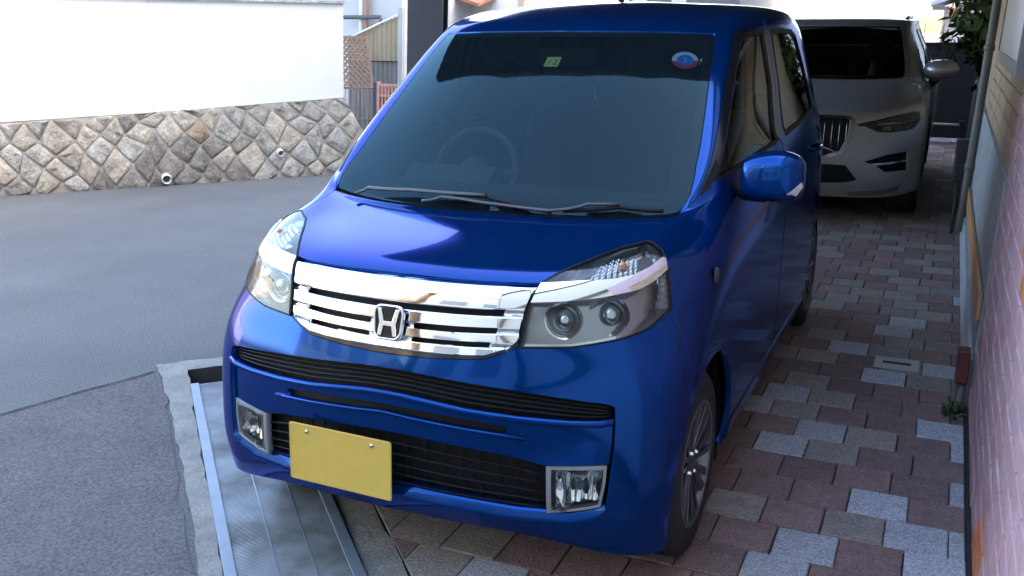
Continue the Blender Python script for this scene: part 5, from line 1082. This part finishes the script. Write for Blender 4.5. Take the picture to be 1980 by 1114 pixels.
# white house with red eave
y = 13.2; O = Vector((X(850, y), y, 0)); h2 = empty('white_house', tuple(O)); tag(h2, 'white rendered house with a reddish brown sloping eave', 'house')
bx('wall', O, X(742, y), X(994, y), y, y + 6, 0, 4.6, mat('white_wall2', (.78, .76, .72), .9, var=.04, vscale=1), h2)
bx('corner_post', O, X(994, y) + .003, X(1006, y), y - .05, y + .2, 0, 4.4, mat('corner_tan', (.50, .40, .29), .8), h2)
zt0, zt1 = Z(-6, y, 860), Z(14, y, 950)
b = MB(); xl, xr = X(740, y), X(952, y)
P = [(xl, y - .7, zt0 + .42), (xr, y - .7, zt1), (xr, y - .7, zt1 + .05), (xl, y - .7, zt0 + .50), (xl, y, zt0 + .60), (xr, y, zt1 + .14), (xr, y, zt1 + .19), (xl, y, zt0 + .68)]
b.add([tuple(Vector(lean(p)) - O) for p in P], [(0, 1, 2, 3), (4, 7, 6, 5), (0, 4, 5, 1), (2, 6, 7, 3), (0, 3, 7, 4), (1, 5, 6, 2)]); b.build('eave', mat('eave_red', (.36, .14, .09), .8, var=.1), h2)
bx('window', O, X(762, y), X(779, y), y - .03, y - .003, Z(105, y), Z(40, y), mat('pane_dark', (.05, .06, .07), .1), h2)
bx('vent_box', O, X(779, y - .1), X(791, y - .1), y - .16, y - .004, Z(66, y), Z(46, y), mat('vent_grey', (.3, .29, .27), .7), h2)
# brown house and dark building seen just over the roof of the blue car
y = 17; O = Vector((X(1030, y), y, 0)); h3 = empty('brown_house', tuple(O)); tag(h3, 'small brown timber house glimpsed over the car roof', 'house')
bx('wall', O, X(1009, y), X(1040, y), y, y + 4, 0, 1.85, mat('timber', (.23, .12, .08), .8, var=.15), h3); bx('roof', O, X(1005, y), X(1048, y), y - .3, y + 4, 1.86, 2.1, mat('roof_tile', (.45, .43, .40), .8), h3)
y = 22; O = Vector((X(1180, y), y, 0)); h4 = empty('dark_building', tuple(O)); tag(h4, 'dark grey building with pale windows behind the car roof', 'building')
bx('wall', O, X(1068, y), X(1420, y), y, y + 5, 0, 2.6, mat('dark_wall', (.09, .095, .10), .8, var=.1), h4)
for px in (1085, 1125, 1215, 1290): bx('window', O, X(px, y), X(px + 28, y), y - .05, y - .003, 1.0, 2.3, mat('pane_pale', (.35, .42, .42), .2), h4)
# ------------------------------------------------------------------ foliage
M_leaf = [mat('leaf_a', (.055, .10, .03), .55, rand=.1, var=.25, vscale=3), mat('leaf_b', (.035, .065, .022), .55, var=.25, vscale=3), mat('leaf_c', (.085, .12, .035), .55, var=.25, vscale=3)]
M_bark = mat('bark', (.07, .05, .035), .9, bump=.6, bscale=30)
def tree(name, label, cat, base, h, rx, rz, nclump, nleaf, size, seed, group=None, trunk_r=.05):
    r = random.Random(seed); t = empty(name, base); tag(t, label, cat, group)
    mb = MB(); mb.tube([(0, 0, 0), (r.uniform(-.05, .05), 0, h * .3), (r.uniform(-.08, .08), .05, h * .6), (0, 0, h * .85)], trunk_r, 8, rs=[trunk_r, trunk_r * .8, trunk_r * .5, trunk_r * .2])
    cl = []
    for k in range(nclump):
        a = r.uniform(0, 6.28); q = r.random() ** .5; zc = h - rz + r.uniform(-1, 1) * rz * .9; w = math.sqrt(max(.05, 1 - ((zc - h + rz) / rz) ** 2)); c = Vector((math.cos(a) * q * rx * w, math.sin(a) * q * rx * w, zc)); cl.append(c)
        mb.tube([(0, 0, max(.1, zc - .35 * rz)), tuple(c * .6 + Vector((0, 0, zc * .35))), tuple(c)], .012, 5, rs=[trunk_r * .4, trunk_r * .22, .004])
    mb.build('trunk', M_bark, t, True); lv = MB(); fm = []
    for c in cl:
        cr = size * r.uniform(2.2, 4.2); mi = r.choice((0, 0, 1, 1, 2))
        for _ in range(nleaf):
            d = Vector((r.gauss(0, 1), r.gauss(0, 1), r.gauss(0, .8))); d = d.normalized() * (r.random() ** .4) * cr; p = c + d
            n_ = (d.normalized() + Vector((r.uniform(-.7, .7), r.uniform(-.7, .7), r.uniform(0, 1.)))).normalized(); a = n_.orthogonal().normalized(); a.rotate(Matrix.Rotation(r.uniform(0, 6.28), 3, n_)); b = n_.cross(a); s = size * r.uniform(.6, 1.2)
            lv.add([p - a * s, p - b * s * .36 + n_ * s * .08, p + a * s, p + b * s * .36 + n_ * s * .08], [(0, 1, 2, 3)]); fm.append(mi)
    mk('crown', lv.v, lv.f, M_leaf, t, fm=fm)
    return t
tree('evergreen_shrub', 'tall leafy evergreen shrub against the house behind the downpipe', 'shrub', (1.64, 8.3, 0), 2.25, .40, .62, 40, 60, .07, 4, trunk_r=.05)
tree('garden_tree', 'round green tree top glimpsed over the car roof', 'tree', (X(1052, 15.5), 15.5, 0), 2.15, .45, .6, 22, 50, .07, 9)
tree('roadside_tree', 'leafy tree behind the white wall coping', 'tree', wpt(2.7, -1.6, 0), 2.0, .45, .42, 16, 50, .05, 12)
# bare twigs behind the far fence
rt = random.Random(5); bt = empty('bare_shrub', (X(1775, 13.2), 13.2, 0)); tag(bt, 'bare twiggy shrub sticking up behind the dark fence', 'shrub'); mb = MB()
for k in range(9):
    a = rt.uniform(-.6, .6); p = Vector((rt.uniform(-.1, .1), 0, 0)); pts = [tuple(p)]
    for q in range(5): p = p + Vector((math.sin(a) * .2 + rt.uniform(-.08, .08), rt.uniform(-.05, .05), .30)); pts.append(tuple(p))
    mb.tube(pts, .012, 5, rs=[.014, .012, .009, .007, .005, .003])
mb.build('twigs', M_bark, bt, True)
O = Vector((-1.8, 7, 0)); yw = empty('added_yard_wall', tuple(O)); tag(yw, 'low grey block wall added out of sight behind the car to shade the yard', 'wall')  # unseen wall, added to cut the light entering the yard sideways
for k in range(19):
    for j in range(7): bx('block', O, -1.86, -1.74, 4.1 + k * .395, 4.1 + k * .395 + .39, .004 + j * .205, .204 + j * .205, mat('block_grey', (.22, .22, .21), .9, var=.12, vscale=3), yw)
# dark fence at the end of the yard
y = 12.0; O = Vector((0, y, 0)); df = empty('dark_fence', (0, y, 0)); tag(df, 'tall dark close-boarded fence closing the far end of the yard', 'fence'); M_df = mat('fence_dark', (.009, .0085, .009), .8, var=.2, vscale=5)
for k in range(30): bx('board', O, -2.4 + k * .155, -2.4 + k * .155 + .150, y, y + .02, .05, 1.235 + .0 * k, M_df, df)
bx('backing', O, -2.4, 2.25, y + .021, y + .035, .04, 1.235, M_df, df); bx('cap', O, -2.4, 2.25, y - .02, y + .04, 1.236, 1.262, M_df, df)
rl = empty('barrier_rail', (1.25, 11.0, 0)); tag(rl, 'pale horizontal rail on dark posts in front of the far fence', 'railing')
MB().tube([(-.9, 0, .325), (.22, 0, .310)], .013, 8).build('rail', mat('rail_pale', (.55, .53, .42), .5), rl, True)
for x in (-.85, .2): bevel(MB().box(x - .03, x + .03, -.03, .03, .005, .36).build('post', M_df, rl), .004)
stp = bevel(MB().box(-.9, .24, -.16, .16, .006, .06).build('pale_slab', mat('slab_pale', (.30, .30, .30), .9, var=.2, vscale=9, bump=.4, bscale=30)), .01); stp.location = (1.1, 11.6, 0); tag(stp, 'low pale step below the far fence', 'slab')  # pale low box on the ground below the far fence
# far house on the right
y = 20; O = Vector((1.3, y, 0)); h5 = empty('far_house', tuple(O)); tag(h5, 'far pale house with grey tiled eaves beyond the dark fence', 'house')
x0, x1 = X(1814, y), X(1990, y)
bx('wall', O, x0 + .22, x1 + 7, y, y + 8, 0, 8.5, mat('far_wall', (.50, .49, .50), .9, var=.04), h5); bx('side_wall', O, x0, x0 + .217, y + .02, y + 5, 0, 1.78, mat('far_brick', (.48, .42, .38), .9, var=.12, vscale=9), h5)
b = MB(); xe0 = X(1787, y); P = [(xe0, y - .5, 1.82), (x0 + .2, y - .5, 1.98), (x0 + .2, y - .5, 2.1), (xe0, y - .5, 1.90), (xe0, y + 5, 1.82), (x0 + .2, y + 5, 1.98), (x0 + .2, y + 5, 2.1), (xe0, y + 5, 1.90)]
b.add([tuple(Vector(lean(p)) - O) for p in P], [(0, 1, 2, 3), (4, 7, 6, 5), (0, 4, 5, 1), (2, 6, 7, 3), (0, 3, 7, 4), (1, 5, 6, 2)]); b.build('eave', mat('far_tile', (.42, .44, .47), .7, var=.1), h5)
bx('gutter', O, xe0 + .05, x0 + .1, y - .55, y - .505, 1.74, 1.81, mat('gutter_brown', (.12, .10, .09), .6), h5); bx('lamp', O, x0 + .12, x0 + .2, y - .06, y - .003, 1.60, 1.78, mat('orange_lamp', (.75, .18, .03), .5), h5)
O = Vector((5, 13, 0)); h6 = empty('added_shade_house', tuple(O)); tag(h6, 'tall pale house added out of sight beyond the yard to block the sun', 'house')  # unseen, added to stop sun leaking onto the far end of the yard
bx('wall', O, 2.32, 8, 9.7, 19, 0, 8.5, mat('far_wall', (.50, .49, .50), .9, var=.04), h6); bx('roof', O, 2.1, 8.2, 9.6, 19.3, 8.51, 8.8, mat('roof_dark', (.08, .08, .085), .8), h6)
# guessed houses behind the camera, out of view, added tall for reflections and shade
def added_street_house(x0, x1, y1, h, m, roofm, label):
    O = Vector(((x0 + x1) / 2, y1, 0)); hh = empty('added_street_house', tuple(O)); tag(hh, label, 'house')
    bx('wall', O, x0, x1, y1 - 6, y1, 0, h, m, hh); b = MB()
    P = [(x0 - .4, y1 + .4, h), (x1 + .4, y1 + .4, h), (x1 + .4, y1 - 6.4, h), (x0 - .4, y1 - 6.4, h), (x0 - .4, y1 - 3, h + 1.6), (x1 + .4, y1 - 3, h + 1.6)]
    b.add([tuple(Vector(p) - O) for p in P], [(0, 1, 5, 4), (2, 3, 4, 5), (0, 4, 3), (1, 2, 5), (0, 3, 2, 1)]); b.build('roof', roofm, hh)
    n = int((x1 - x0) / 2.2)
    for k in range(n):
        for z in (1.0, 3.6):
            if z + 1.3 < h:
                xx = x0 + .7 + k * 2.2; w = bx('window', O, xx, xx + 1.3, y1 + .002, y1 + .05, z, z + 1.2, mat('pane_street', (.22, .22, .22), .3), hh)
M_b1 = mat('street_beige', (.48, .38, .27), .9, var=.06); M_b2 = mat('street_white', (.66, .63, .58), .9, var=.05); M_rt = mat('street_roof', (.12, .09, .08), .8)
added_street_house(-15, -4.5, -8.0, 7.6, M_b1, M_rt, 'added beige two-storey house across the street, to be mirrored in the chrome'); added_street_house(-3.8, 1.2, -9.0, 7.2, M_b2, M_rt, 'added off-white house across the street, unseen behind the viewer'); added_street_house(7.5, 13, -10, 6.4, M_b1, M_rt, 'added beige house at the right end across the street, out of view')
